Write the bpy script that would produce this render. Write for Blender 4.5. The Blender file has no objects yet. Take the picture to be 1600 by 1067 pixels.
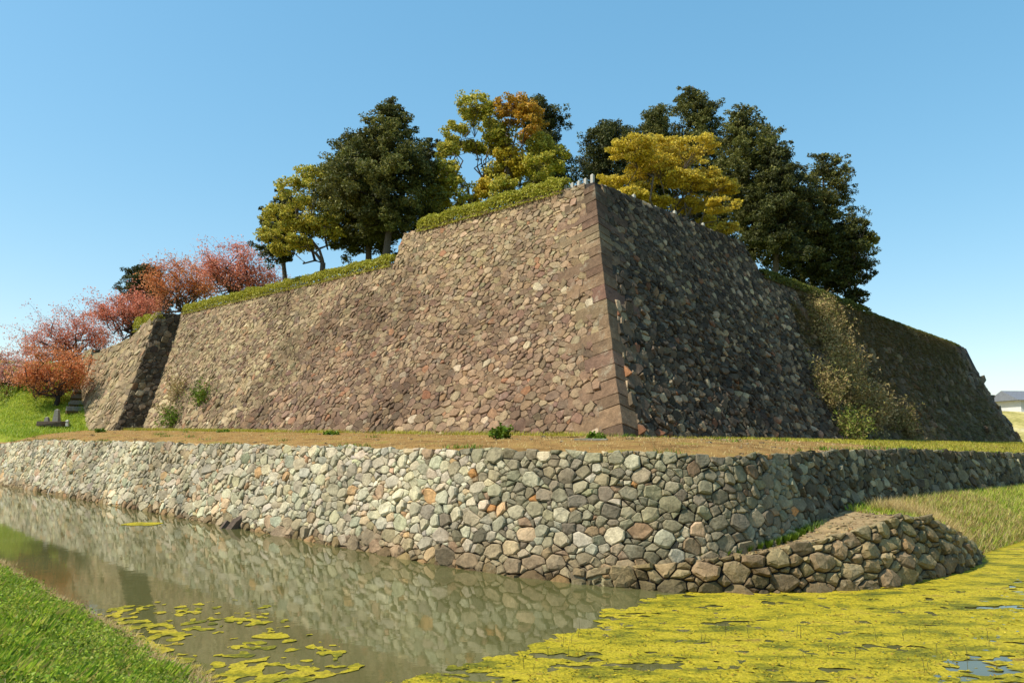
import bpy, math, random, bisect
import numpy as np
from mathutils import Vector, noise

# ------------------------------------------------------------------ camera, sky, sun, exposure
scene = bpy.context.scene
cam_d = bpy.data.cameras.new('camera')
cam = bpy.data.objects.new('camera', cam_d)
scene.collection.objects.link(cam)
cam.location = (0, 0, 4.2)
from mathutils import Matrix
cam.rotation_euler = (Matrix.Rotation(math.radians(90 + 7.15), 3, 'X') @ Matrix.Rotation(math.radians(0.52), 3, 'Z')).to_euler()
cam_d.sensor_width = 36
cam_d.lens = 1202 / 1600 * 36
cam_d.clip_end = 20000
cam_d.clip_start = 0.1
scene.camera = cam

SUN_EL, SUN_ROT = math.radians(50), math.radians(254)      # rotation clockwise from +Y
world = bpy.data.worlds.new('World'); scene.world = world
world.use_nodes = True
wn = world.node_tree.nodes; wl = world.node_tree.links
sky = wn.new('ShaderNodeTexSky'); sky.sky_type = 'NISHITA'; sky.sun_disc = False
sky.sun_elevation = SUN_EL; sky.sun_rotation = SUN_ROT
sky.altitude = 0; sky.air_density = 1.0; sky.dust_density = 0.5; sky.ozone_density = 1.2
bg = wn['Background']; bg.inputs[1].default_value = 0.15
hs_ = wn.new('ShaderNodeHueSaturation'); hs_.inputs['Hue'].default_value = .486; hs_.inputs['Saturation'].default_value = 1.85; hs_.inputs['Value'].default_value = 1.7
gm_ = wn.new('ShaderNodeGamma'); gm_.inputs[1].default_value = .5; wl.new(sky.outputs[0], gm_.inputs[0]); wl.new(gm_.outputs[0], hs_.inputs['Color']); wl.new(hs_.outputs[0], bg.inputs[0])
sd = bpy.data.lights.new('sun', 'SUN'); sd.energy = 3.7; sd.angle = math.radians(0.5); sd.color = (1.0, 0.94, 0.83)
sun = bpy.data.objects.new('sun', sd); scene.collection.objects.link(sun)
sv = Vector((math.sin(SUN_ROT) * math.cos(SUN_EL), math.cos(SUN_ROT) * math.cos(SUN_EL), math.sin(SUN_EL)))
sun.rotation_euler = sv.to_track_quat('Z', 'Y').to_euler(); sun.location = sv * 200
scene.view_settings.view_transform = 'Standard'; scene.view_settings.look = 'None'
scene.view_settings.exposure = 0.72; scene.view_settings.gamma = 1.0
scene.view_settings.use_curve_mapping = False

# ------------------------------------------------------------------ helpers
COL = scene.collection
rng = np.random.default_rng(7)
R_ = random.Random(11)
def lin(r, g, b):
    f = lambda c: (c / 255 / 12.92) if c / 255 <= .04045 else ((c / 255 + .055) / 1.055) ** 2.4
    return np.array((f(r), f(g), f(b)))
def fbm(x, y, z=0.0, o=3):
    return noise.fractal(Vector((x, y, z)), 1.0, 2.0, o)
def tag(o, label=None, cat=None, group=None, kind=None):
    if label: o['label'] = label
    if cat: o['category'] = cat
    if group: o['group'] = group
    if kind: o['kind'] = kind
    return o
def empty(name, loc, label=None, cat=None, group=None):
    o = bpy.data.objects.new(name, None); COL.objects.link(o); o.location = loc
    o.empty_display_size = .2
    return tag(o, label, cat, group)
def mesh_obj(name, verts, faces, mat, parent=None, cols=None, smooth=False, origin=None):
    """one mesh object; verts in world metres, origin = where its pivot sits"""
    V = np.asarray(verts, float)
    if origin is None: origin = np.zeros(3)
    origin = np.asarray(origin, float)
    me = bpy.data.meshes.new(name)
    me.from_pydata((V - origin).tolist(), [], faces)
    if cols is not None:
        a = me.attributes.new('col', 'FLOAT_COLOR', 'POINT')
        c = np.ones((len(V), 4), np.float32); c[:, :3] = cols
        a.data.foreach_set('color', c.ravel())
    if smooth: me.polygons.foreach_set('use_smooth', [True] * len(me.polygons))
    me.materials.append(mat)
    o = bpy.data.objects.new(name, me); COL.objects.link(o)
    if parent is not None:
        o.parent = parent; o.location = Vector(origin) - parent.location
    else: o.location = origin
    return o
def quads_obj(name, P, mat, parent=None, cols=None, k=4):
    """P: (n,k,3) world coords, n separate k-gons in one mesh, fast path for leaves and blades"""
    n = len(P); me = bpy.data.meshes.new(name)
    off = np.array(parent.location) if parent is not None else np.zeros(3)
    me.vertices.add(n * k); me.vertices.foreach_set('co', (P - off).astype(np.float32).ravel())
    me.loops.add(n * k); me.loops.foreach_set('vertex_index', np.arange(n * k, dtype=np.int32))
    me.polygons.add(n); me.polygons.foreach_set('loop_start', np.arange(0, n * k, k, dtype=np.int32))
    me.update(calc_edges=True)
    if cols is not None:
        a = me.attributes.new('col', 'FLOAT_COLOR', 'POINT')
        c = np.ones((n, k, 4), np.float32); c[:, :, :3] = cols[:, None, :]
        a.data.foreach_set('color', c.ravel())
    me.materials.append(mat)
    o = bpy.data.objects.new(name, me); COL.objects.link(o)
    if parent is not None: o.parent = parent
    return o
class MB:
    def __init__(s): s.v = []; s.f = []; s.c = []
    def add(s, v, f, c=None):
        b = len(s.v); s.v += [tuple(p) for p in v]; s.f += [tuple(i + b for i in q) for q in f]
        if c is not None: s.c += [tuple(c)] * len(v)
    def box(s, c, size, rot=0, jit=0.0, col=None):
        cx, cy, cz = c; hx, hy, hz = [q / 2 for q in size]; co, si = math.cos(rot), math.sin(rot)
        v = []
        for dz in (-hz, hz):
            for dx, dy in ((-hx, -hy), (hx, -hy), (hx, hy), (-hx, hy)):
                x, y, z = dx + R_.uniform(-jit, jit), dy + R_.uniform(-jit, jit), dz + R_.uniform(-jit, jit)
                v.append((cx + x * co - y * si, cy + x * si + y * co, cz + z))
        s.add(v, [(3, 2, 1, 0), (4, 5, 6, 7), (0, 1, 5, 4), (1, 2, 6, 5), (2, 3, 7, 6), (3, 0, 4, 7)], col)
    def tube(s, pts, rad, n=6, col=None):
        pts = [Vector(p) for p in pts]; v = []; f = []
        for i, p in enumerate(pts):
            d = (pts[min(i + 1, len(pts) - 1)] - pts[max(i - 1, 0)])
            if d.length < 1e-6: d = Vector((0, 0, 1))
            d.normalize(); a = d.orthogonal().normalized() if abs(d.z) < .95 else Vector((1, 0, 0))
            a = (a - d * a.dot(d)).normalized(); b = d.cross(a)
            for k in range(n):
                t = 2 * math.pi * k / n; v.append(p + (a * math.cos(t) + b * math.sin(t)) * rad[i])
        for i in range(len(pts) - 1):
            for k in range(n):
                k2 = (k + 1) % n
                f.append((i * n + k, i * n + k2, (i + 1) * n + k2, (i + 1) * n + k))
        f.append(tuple(range((len(pts) - 1) * n, len(pts) * n)))
        s.add(v, f, col)
    def build(s, name, mat, parent=None, smooth=False, origin=None):
        return mesh_obj(name, s.v, s.f, mat, parent, np.array(s.c) if s.c else None, smooth, origin)

# ------------------------------------------------------------------ materials
def new_mat(name):
    m = bpy.data.materials.new(name); m.use_nodes = True
    nt = m.node_tree; return m, nt, nt.nodes, nt.links, nt.nodes['Principled BSDF']
def ramp(n, pts):
    r = n.new('ShaderNodeValToRGB'); e = r.color_ramp.elements
    while len(e) < len(pts): e.new(.5)
    for i, (p, c) in enumerate(pts): e[i].position = p; e[i].color = (*c, 1) if len(c) == 3 else c
    return r
def world_noise(n, l, scale, detail=4, rough=.6, stretch=None):
    g = n.new('ShaderNodeNewGeometry'); t = n.new('ShaderNodeTexNoise')
    t.inputs['Scale'].default_value = scale; t.inputs['Detail'].default_value = detail; t.inputs['Roughness'].default_value = rough
    if stretch:
        mp = n.new('ShaderNodeMapping'); mp.inputs['Scale'].default_value = stretch
        l.new(g.outputs['Position'], mp.inputs[0]); l.new(mp.outputs[0], t.inputs['Vector'])
    else: l.new(g.outputs['Position'], t.inputs['Vector'])
    return t
def mixc(n, l, fac, a, b, mode='MIX'):
    m = n.new('ShaderNodeMix'); m.data_type = 'RGBA'; m.blend_type = mode
    for s, v in ((m.inputs[0], fac), (m.inputs[6], a), (m.inputs[7], b)):
        if hasattr(v, 'is_linked'): l.new(v, s)
        elif isinstance(v, (int, float)): s.default_value = v
        else: s.default_value = (*v, 1)
    return m.outputs[2]
def attr_col(n):
    a = n.new('ShaderNodeAttribute'); a.attribute_name = 'col'; return a.outputs['Color']
def bump(n, l, p, h, strength, dist):
    b = n.new('ShaderNodeBump'); b.inputs['Strength'].default_value = strength; b.inputs['Distance'].default_value = dist
    l.new(h, b.inputs['Height']); l.new(b.outputs[0], p.inputs['Normal'])
def stone_mat(name, lichen=(.55, .53, .42), lichen_amt=.35, moss=None):
    m, nt, n, l, p = new_mat(name)
    c = attr_col(n)
    t1 = world_noise(n, l, 3.1, 6, .65)
    r1 = ramp(n, [(.25, (.60, .58, .55)), (.75, (1.38, 1.36, 1.30))]); l.new(t1.outputs[0], r1.inputs[0])
    c = mixc(n, l, 1.0, c, r1.outputs[0], 'MULTIPLY')
    t2 = world_noise(n, l, 1.15, 8, .72)
    r2 = ramp(n, [(.56, (0, 0, 0)), (.66, (lichen_amt,) * 3)]); l.new(t2.outputs[0], r2.inputs[0])
    c = mixc(n, l, r2.outputs[0], c, lichen)
    ts = world_noise(n, l, .22, 6, .62, (1, 1, .55)); rs_ = ramp(n, [(.36, (.66, .63, .58)), (.5, (.98, .96, .93)), (.66, (1.2, 1.18, 1.1))]); l.new(ts.outputs[0], rs_.inputs[0])
    c = mixc(n, l, 1.0, c, rs_.outputs[0], 'MULTIPLY')
    t3 = world_noise(n, l, 14, 3, .7)
    r3 = ramp(n, [(.3, (.72, .71, .7)), (.62, (1.1, 1.1, 1.1))]); l.new(t3.outputs[0], r3.inputs[0])
    c = mixc(n, l, 1.0, c, r3.outputs[0], 'MULTIPLY')
    l.new(c, p.inputs['Base Color']); p.inputs['Roughness'].default_value = .92
    p.inputs['Specular IOR Level'].default_value = .25
    t4 = world_noise(n, l, 6.5, 8, .68)
    bump(n, l, p, t4.outputs[0], .75, .09)
    return m
M_MAIN = stone_mat('weathered_brown_stone', (.40, .36, .26), .38)
M_MOAT = stone_mat('pale_granite', (.50, .46, .33), .25)
def plain(name, col, var=.25, scale=4, rough=.9, bs=.4, bd=.03):
    m, nt, n, l, p = new_mat(name)
    t = world_noise(n, l, scale, 6, .65)
    col = np.array(col)
    r = ramp(n, [(.3, tuple(col * (1 - var))), (.7, tuple(np.minimum(col * (1 + var), 1)))]); l.new(t.outputs[0], r.inputs[0])
    l.new(r.outputs[0], p.inputs['Base Color']); p.inputs['Roughness'].default_value = rough
    p.inputs['Specular IOR Level'].default_value = .2
    bump(n, l, p, t.outputs[0], bs, bd)
    return m
M_CORE = plain('packed_earth_core', (.035, .028, .022))
M_BARK = plain('grey_bark', (.12, .095, .07), .35, 9, .95, .8, .03)
M_BARKD = plain('dark_bark', (.035, .028, .022), .35, 9, .95, .8, .03)
M_POST = plain('pale_granite_post', (.46, .43, .36), .15, 12)
M_SLAB = plain('dark_wet_stone', (.12, .085, .06), .4, 8)
M_STEP = plain('step_stone', (.25, .23, .18), .3, 6)
def leaf_mat(name, trans=.3, rough=.6):
    m, nt, n, l, p = new_mat(name)
    c = attr_col(n); l.new(c, p.inputs['Base Color']); p.inputs['Roughness'].default_value = rough
    p.inputs['Specular IOR Level'].default_value = .25
    t = n.new('ShaderNodeBsdfTranslucent'); l.new(c, t.inputs[0])
    mx = n.new('ShaderNodeMixShader'); mx.inputs[0].default_value = trans
    l.new(p.outputs[0], mx.inputs[1]); l.new(t.outputs[0], mx.inputs[2]); l.new(mx.outputs[0], n['Material Output'].inputs[0])
    return m
M_LEAF = leaf_mat('leaf'); M_GRASS = leaf_mat('grass_blade', .35, .55); M_TWIG = leaf_mat('dry_twig', .1, .9)
def turf(name, pts, scale=.7, fine=25, bd=.06):
    """ground of several colours of its own (grass, hay, bare soil) broken up by noise"""
    m, nt, n, l, p = new_mat(name)
    t = world_noise(n, l, scale, 8, .7); r = ramp(n, pts); l.new(t.outputs[0], r.inputs[0])
    t2 = world_noise(n, l, fine, 4, .7); r2 = ramp(n, [(.3, (.6, .6, .6)), (.7, (1.3, 1.3, 1.3))]); l.new(t2.outputs[0], r2.inputs[0])
    c = mixc(n, l, 1.0, r.outputs[0], r2.outputs[0], 'MULTIPLY')
    l.new(c, p.inputs['Base Color']); p.inputs['Roughness'].default_value = .95; p.inputs['Specular IOR Level'].default_value = .1
    bump(n, l, p, t2.outputs[0], .8, bd)
    return m
M_LEDGE = turf('mown_brown_turf', [(.36, tuple(lin(112, 84, 46))), (.46, tuple(lin(148, 114, 66))), (.54, tuple(lin(162, 126, 74))), (.64, tuple(lin(134, 122, 54)))])
M_TURFG = turf('green_turf', [(.3, tuple(lin(95, 110, 25))), (.55, tuple(lin(130, 140, 40))), (.75, tuple(lin(150, 140, 70)))])
M_DIRT = turf('bare_dirt', [(.3, tuple(lin(120, 100, 72))), (.6, tuple(lin(170, 145, 105))), (.8, tuple(lin(185, 165, 125)))], 1.5)
M_DRYT = turf('dry_thatch', [(.3, tuple(lin(62, 52, 30))), (.55, tuple(lin(96, 80, 48))), (.75, tuple(lin(80, 82, 40)))], 1.2)

# ------------------------------------------------------------------ ground plan of the castle
C0 = np.array([5.24, 36.0]); ZB = 4.25                      # foot of the keep corner
aL, aR = math.radians(47), math.radians(43)
dL = np.array([-math.sin(aL), math.cos(aL)]); dR = np.array([math.sin(aR), math.cos(aR)])
HT, RT = 15.6, 6.6                                         # wall height and how far its top leans back
def lean(z):
    t = z / HT
    return RT * (1.25 * t - .25 * t * t)
def dlean(z): return RT / HT * (1.25 - .5 * z / HT)
def ub(u, b, z):                                           # along left wall, inward, height
    p = C0 + dL * u + dR * b
    return np.array((p[0], p[1], z))
def SL(u, z, d=0.0, out=0.0):                              # sunlit face
    k = dlean(z); q = math.hypot(1, k)
    p = C0 + dL * u + dR * (lean(z) - out - d / q)
    return (p[0], p[1], ZB + z + d * k / q)
def SR(u, z, d=0.0):                                       # shaded face
    k = dlean(z); q = math.hypot(1, k)
    p = C0 + dR * u + dL * (lean(z) - d / q)
    return (p[0], p[1], ZB + z + d * k / q)

# moat wall: foot line at the waterline
MOAT = [(-86.0, 106.8), (-42.24, 64.65), (-20.0, 43.3), (-2.03, 25.96), (0.2, 24.25), (2.0, 23.2), (3.8, 22.55), (5.6, 22.35), (7.2, 22.75), (8.6, 23.8), (9.9, 25.2)]
MOAT.append((9.9 + dR[0] * 75, 25.2 + dR[1] * 75))
def densify(P, step=.4, smooth=6, keep_lin=True):
    out = []
    for a, b in zip(P[:-1], P[1:]):
        a, b = np.array(a), np.array(b); n = max(1, int(np.linalg.norm(b - a) / step))
        out += [a + (b - a) * i / n for i in range(n)]
    out.append(np.array(P[-1])); A = np.array(out)
    for _ in range(smooth):
        A[1:-1] = (A[:-2] + 2 * A[1:-1] + A[2:]) / 4
    return A
class Path:
    def __init__(s, P, smooth=6):
        s.A = densify(P, .4, smooth); d = np.linalg.norm(np.diff(s.A, axis=0), axis=1)
        s.s = np.concatenate([[0], np.cumsum(d)]); s.L = s.s[-1]
        t = np.gradient(s.A, axis=0); t /= np.linalg.norm(t, axis=1)[:, None]
        s.N = np.stack([-t[:, 1], t[:, 0]], 1)             # inward = left of travel
        s.sl = s.s.tolist()
    def at(s, u):
        u = min(max(u, 0), s.L - 1e-6); i = min(max(bisect.bisect_right(s.sl, u) - 1, 0), len(s.A) - 2)
        f = (u - s.s[i]) / (s.s[i + 1] - s.s[i])
        n = s.N[i] * (1 - f) + s.N[i + 1] * f
        return s.A[i] * (1 - f) + s.A[i + 1] * f, n
    def near(s, x, y):
        return float(s.s[np.argmin((s.A[:, 0] - x) ** 2 + (s.A[:, 1] - y) ** 2)])
MP = Path(MOAT)
s_left, s_bend, s_r0 = MP.near(-42, 64.6), MP.near(-1.5, 25.5), MP.near(8.8, 24.0)
_zs = [0, s_left - 6, s_left + 2, s_left + 6, s_bend, MP.near(3.8, 22.5), MP.near(6.4, 22.5), s_r0 + 4.5, s_r0 + 14, s_r0 + 22, s_r0 + 40, 500]
_zv = [3.2, 3.3, 3.6, 3.74, 3.82, 3.83, 3.74, 3.84, 3.90, 3.75, 3.50, 3.4]
def moat_top(s): return float(np.interp(s, _zs, _zv))
MB_K = .30
def SM(u, z, d=0.0):
    p, n = MP.at(u); q = math.hypot(1, MB_K)
    p = p + n * (MB_K * z - d / q)
    return (p[0], p[1], z + d * MB_K / q)

# ------------------------------------------------------------------ the setting
def grid_obj(name, fn, nu, nv, mat, kind='structure', smooth=True):
    v = [fn(i / nu, j / nv) for i in range(nu + 1) for j in range(nv + 1)]
    f = [(i * (nv + 1) + j, (i + 1) * (nv + 1) + j, (i + 1) * (nv + 1) + j + 1, i * (nv + 1) + j + 1) for i in range(nu) for j in range(nv)]
    o = mesh_obj(name, v, f, mat, smooth=smooth); o['kind'] = kind
    return o
M_BED = plain('moat_mud', (.05, .04, .02), .3, 1.5)
# ground sheet to the horizon, low enough to be the bed of the moat
mesh_obj('ground', [(-9000, -9000, -1.2), (9000, -9000, -1.2), (9000, 9000, -1.2), (-9000, 9000, -1.2)], [(0, 1, 2, 3)], M_BED)['kind'] = 'structure'

# ledge between the moat wall and the castle wall
def ledge_inner(p):
    r = p - C0; u, b = r @ dL, r @ dR
    if u >= 0 and b < 0: return C0 + dL * u + dR * 1.2, 4.32 + .006 * u
    if b > 0: return C0 + dR * b + dL * 1.2, 4.28 - .0015 * b
    return C0 + dR * 1.2 + dL * 1.2, 4.30
def ledge_fn(i, j):
    s = (s_left - 40) + i * (MP.L - s_left + 40 - .1)
    zt = moat_top(s); p, n = MP.at(s); o = p + n * (MB_K * zt + .12)
    q, zi = ledge_inner(o); t = j ** 1.5
    x = o + (q - o) * t
    z = (zt - .10) + (zi - zt + .10) * (1 - (1 - j) ** 1.7) + .05 * fbm(x[0] * .4, x[1] * .4) * min(1, 4 * j)
    return (x[0], x[1], z)
grid_obj('ledge', ledge_fn, 260, 14, M_LEDGE)

# high terrace and keep platform
def slab(name, pts, z0, z1, mat):
    n = len(pts); v = [(p[0], p[1], z0) for p in pts] + [(p[0], p[1], z1) for p in pts]
    f = [tuple(range(n, 2 * n))] + [(i, (i + 1) % n, n + (i + 1) % n, n + i) for i in range(n)]
    o = mesh_obj(name, v, f, mat); o['kind'] = 'structure'; return o
zT = ZB + 12.95; lt = lean(12.95) + .25
slab('terrace', [C0 + dL * lt + dR * lt, C0 + dL * lt + dR * 88, C0 + dL * 62 + dR * 88, C0 + dL * 62 + dR * lt], ZB + 8, zT, M_TURFG)
lk = lean(15.3) + .25
slab('keep_platform', [C0 + dL * lk + dR * lk, C0 + dL * lk + dR * 25.8, C0 + dL * 24.4 + dR * 25.8, C0 + dL * 24.4 + dR * lk], ZB + 12.4, ZB + 15.3, M_TURFG)
# ground behind the bastion, falling away to the left
def back_fn(i, j):
    u = 60 + i * 60; b = 3.2 + j * 30
    z = np.interp(u, [60, 63.5, 66, 74, 80, 120], [16.6, 16.2, 14.0, 13.2, 11.0, 9.0]) - .0 + .15 * fbm(u * .3, b * .3)
    return tuple(ub(u, b + .35 * (z - 9), z))
grid_obj('upper_slope', back_fn, 30, 10, M_TURFG)
def hill_z(u, b):
    k = (u - 64) + .6 * (b + 6)
    k = math.log1p(math.exp(min(k / 1.2, 30))) * 1.2
    return 4.25 + .006 * u * .3 - max(0, 62.5 - u) * .12 + min(.39 * k, 7.5 + .03 * k)
def hill_fn(i, j):
    u = 56 + i * 60; b = -10.2 + j * 24
    return tuple(ub(u, b, min(hill_z(u, b) + .12 * fbm(u * .4, b * .4), 3.1 + (b + 10.2) * 1.1)))
grid_obj('hillside', hill_fn, 60, 30, M_TURFG)

# far bank and fields beyond the castle on both sides
def far_fn(i, j):
    x = -900 + i * 1800; y = 118 + j ** 2 * 2500
    t = min(1, max(0, (y - 122) / 22))
    z = 3.6 + t * 6.4 + .5 * fbm(x * .05, y * .05) + (y > 150) * .02 * (y - 150) * .0
    return (x, y, z)
grid_obj('field', far_fn, 120, 40, turf('far_field', [(.3, tuple(lin(130, 125, 60))), (.5, tuple(lin(185, 170, 105))), (.7, tuple(lin(205, 195, 165)))], .15, 2))

# moat water
def water_mat():
    m, nt, n, l, p = new_mat('murky_water')
    t = world_noise(n, l, .25, 5, .6)
    r = ramp(n, [(.3, (.085, .080, .024)), (.6, (.112, .108, .040)), (.8, (.100, .074, .030))]); l.new(t.outputs[0], r.inputs[0])
    l.new(r.outputs[0], p.inputs['Base Color']); p.inputs['Roughness'].default_value = .035; p.inputs['IOR'].default_value = 1.45
    t2 = world_noise(n, l, 2.2, 3, .5, (1.0, 1.0, 1)); bump(n, l, p, t2.outputs[0], .035, .05)
    return m
mesh_obj('water', [(-160, -20, 0), (140, -20, 0), (140, 118, 0), (-160, 118, 0)], [(0, 1, 2, 3)], water_mat())['kind'] = 'structure'

# near bank where the photographer stands
EA = np.array([-5.3, 13.8]); eD = np.array([-.691, .723]); eN = np.array([-eD[1], eD[0]]) # eN toward camera side
def bank_edge(t): return .35 * fbm(t * .35, 3.1) + .25 * fbm(t * 1.3, 8.1)
def bank_z(d):      # height against distance from the water
    return -.25 + .5 * d if d < .6 else .05 + .44 * (d - .6) if d < 6 else 2.43 + .05 * (d - 6)
def bank_pt(t, d):
    p = EA + eD * t + eN * (d - .55 + bank_edge(t) * max(0, 1 - d / 4))
    z = bank_z(d) + .07 * fbm(p[0] * .8, p[1] * .8) * min(1, d)
    return (p[0], p[1], min(z, 2.55))
def bank_fn(i, j):
    return bank_pt(-30 + 90 * i, -.6 + 40 * j ** 2.2)
grid_obj('near_bank', bank_fn, 180, 40, turf('bank_soil', [(.3, tuple(lin(95, 85, 30))), (.5, tuple(lin(110, 120, 30))), (.75, tuple(lin(165, 135, 80)))], 1.2))

# ------------------------------------------------------------------ rubble masonry
def clip_half(poly, nx, ny, c):          # keep nx*x + ny*y <= c
    out = []; n = len(poly)
    for i in range(n):
        p, q = poly[i], poly[(i + 1) % n]
        a, b = nx * p[0] + ny * p[1] - c, nx * q[0] + ny * q[1] - c
        if a <= 0: out.append(p)
        if (a < 0 < b) or (b < 0 < a):
            t = a / (a - b); out.append((p[0] + (q[0] - p[0]) * t, p[1] + (q[1] - p[1]) * t))
    return out
def stone_cells(u0, u1, v0, v1, size, aspect, inside, seed, skew=.62, sizes=((1.35, .06), (1.1, .22), (.85, .35), (.6, .25), (.42, .12))):
    """pack stones of several sizes, largest first, and return their outlines (a power diagram)"""
    r = random.Random(seed); U0, U1 = u0 / aspect, u1 / aspect
    pts = []; grid = {}; g = None
    if not callable(size): sz = size; size = lambda u, v: sz
    smax = max(size(u0 + (u1 - u0) * a, v0 + (v1 - v0) * b) for a in (0, .25, .5, .75, 1) for b in (0, .5, 1)) * 1.5
    g = smax
    area = (U1 - U0) * (v1 - v0)
    for k, share in sizes:
        tries = int(area / (smax / 1.5 * k) ** 2 * (5 if k > .8 else 9))
        for _ in range(tries):
            x, y = r.uniform(U0, U1), r.uniform(v0, v1)
            if not inside(x * aspect, y): continue
            rad = size(x * aspect, y) * k * r.uniform(.9, 1.1) * .5
            if k > 1 and r.random() > .5: continue
            gi, gj = int(x // g), int(y // g); ok = True
            for a in (-1, 0, 1):
                for b in (-1, 0, 1):
                    for (px, py, pr) in grid.get((gi + a, gj + b), ()):
                        if (px - x) ** 2 + (py - y) ** 2 < (pr + rad) ** 2 * .86: ok = False; break
                    if not ok: break
                if not ok: break
            if ok:
                grid.setdefault((gi, gj), []).append((x, y, rad)); pts.append((x, y, rad))
    cells = []
    for (x, y, rad) in pts:
        gi, gj = int(x // g), int(y // g)
        nb = []
        for a in (-1, 0, 1):
            for b in (-1, 0, 1):
                for q in grid.get((gi + a, gj + b), ()):
                    if q[0] != x or q[1] != y: nb.append(((q[0] - x) ** 2 + (q[1] - y) ** 2, q))
        nb.sort(key=lambda e: e[0])
        e = rad * 2.2
        poly = [(x - e, y - e), (x + e, y - e), (x + e, y + e), (x - e, y + e)]
        for d2, q in nb[:22]:
            nx, ny = q[0] - x, q[1] - y; d = math.sqrt(d2)
            f = .5 + (rad * rad - q[2] * q[2]) / (2 * d2)           # foot of the joint between the two stones
            fx, fy = x + nx * f, y + ny * f
            hsh = math.sin((x + q[0]) * 12.9898 + (y + q[1]) * 78.233) * 43758.5453
            th = (hsh - math.floor(hsh) - .5) * skew; co, si = math.cos(th), math.sin(th)
            nx, ny = nx * co - ny * si, nx * si + ny * co
            c = nx * fx + ny * fy
            poly = clip_half(poly, nx, ny, c)
            if len(poly) < 3: break
        if len(poly) >= 3:
            cells.append((x * aspect, y, rad, [(p[0] * aspect, p[1]) for p in poly]))
    return cells
def warp(p, k=.16):
    x, y = p
    return (x + k * noise.noise(Vector((x * 1.7, y * 1.7, 3.3))), y + k * noise.noise(Vector((x * 1.7, y * 1.7, 9.1))))
def stone_geo(poly, S, r, h, gap=.012, rough=1.0, round_=.11, edge=.07, wk=.16):
    """a rough-split stone standing on the wall surface S(u, v, depth): back, shoulder and face rings"""
    pp = [p for i, p in enumerate(poly) if math.hypot(p[0] - poly[i - 1][0], p[1] - poly[i - 1][1]) > .07]
    if len(pp) < 3: return None
    ring = []; m = len(pp)
    for i in range(m):
        p, a, b = pp[i], pp[i - 1], pp[(i + 1) % m]
        k = round_ * r.uniform(.5, 1.6)
        if math.hypot(p[0] - a[0], p[1] - a[1]) < .22: ring.append(p)
        else:
            ring.append((p[0] + (a[0] - p[0]) * k, p[1] + (a[1] - p[1]) * k)); ring.append((p[0] + (b[0] - p[0]) * k, p[1] + (b[1] - p[1]) * k))
    ring = [warp(p, wk) for p in ring]
    n = len(ring); cx = sum(p[0] for p in ring) / n; cy = sum(p[1] for p in ring) / n
    mn = min(math.hypot(p[0] - cx, p[1] - cy) for p in ring)
    if mn < .04: return None
    tx, ty = r.gauss(0, .13) * rough, r.gauss(0, .13) * rough
    h = h * r.uniform(.55, 1.3) * min(1.25, .55 + mn * 1.6)
    def inset(p, dist):
        d = math.hypot(p[0] - cx, p[1] - cy); f = max(.35, (d - dist) / d)
        return cx + (p[0] - cx) * f, cy + (p[1] - cy) * f
    V = []
    for p in ring:
        x, y = inset(p, gap * .5); V.append(S(x, y, -.14))
    for p in ring:
        x, y = inset(p, gap * r.uniform(.8, 1.5)); V.append(S(x, y, max(-.03, h * r.uniform(.35, .7) + .7 * (tx * (x - cx) + ty * (y - cy)))))
    for p in ring:
        x, y = inset(p, gap + edge * r.uniform(.6, 1.7)); V.append(S(x, y, max(.0, h * r.uniform(.85, 1.08) + tx * (x - cx) + ty * (y - cy))))
    V.append(S(cx + r.uniform(-.35, .35) * mn, cy + r.uniform(-.35, .35) * mn, h * r.uniform(.95, 1.2)))
    F = []
    for j in (0, n):
        for i in range(n):
            k = (i + 1) % n; F.append((j + i, j + k, j + n + k, j + n + i))
    for i in range(n): F.append((2 * n + i, 2 * n + (i + 1) % n, 3 * n))
    return V, F
camP = np.array((0, 0, 4.2))
def shows(V):        # rough size in the picture
    A = np.array(V); c = A.mean(0); d = c - camP
    if d[1] < 1: return 0
    x = d[0] / d[1]
    if abs(x) > .69: return 0
    e = A - c; 
    sp = np.linalg.norm(e - np.outer(e @ d / (d @ d), d), axis=1)
    return float(np.sort(sp)[len(sp) // 2] ** 2 / (d @ d))
def lay_stones(parent, stones, mat, limit=300, smooth=False):
    """stones: list of (verts, faces, colour). The ones showing largest become parts, the rest one mass"""
    order = sorted(range(len(stones)), key=lambda i: -shows(stones[i][0]))
    for i in order[:limit]:
        V, F, c = stones[i]; V = np.array(V)
        mesh_obj('stone', V, F, mat, parent, np.tile(c, (len(V), 1)), smooth, V.mean(0))
    if len(order) > limit:
        mb = MB()
        for i in order[limit:]: mb.add(*stones[i])
        o = mb.build('stones', mat, parent, smooth); o.location = -parent.location; o['kind'] = 'stuff'
PMIX = .36
def pick(r, pal, PMIX=PMIX):
    t = r.random() * sum(w for w, _ in pal)
    for w, c in pal:
        t -= w
        if t <= 0: break
    mean = sum(np.array(q) * w for w, q in pal) / sum(w for w, _ in pal); c = np.array(c) * (1 - PMIX) + mean * PMIX
    k = r.gauss(1, .11); return np.clip(np.array(c) * k * (1 + np.array([r.gauss(0, .03) for _ in range(3)])), .01, .85)

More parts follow.
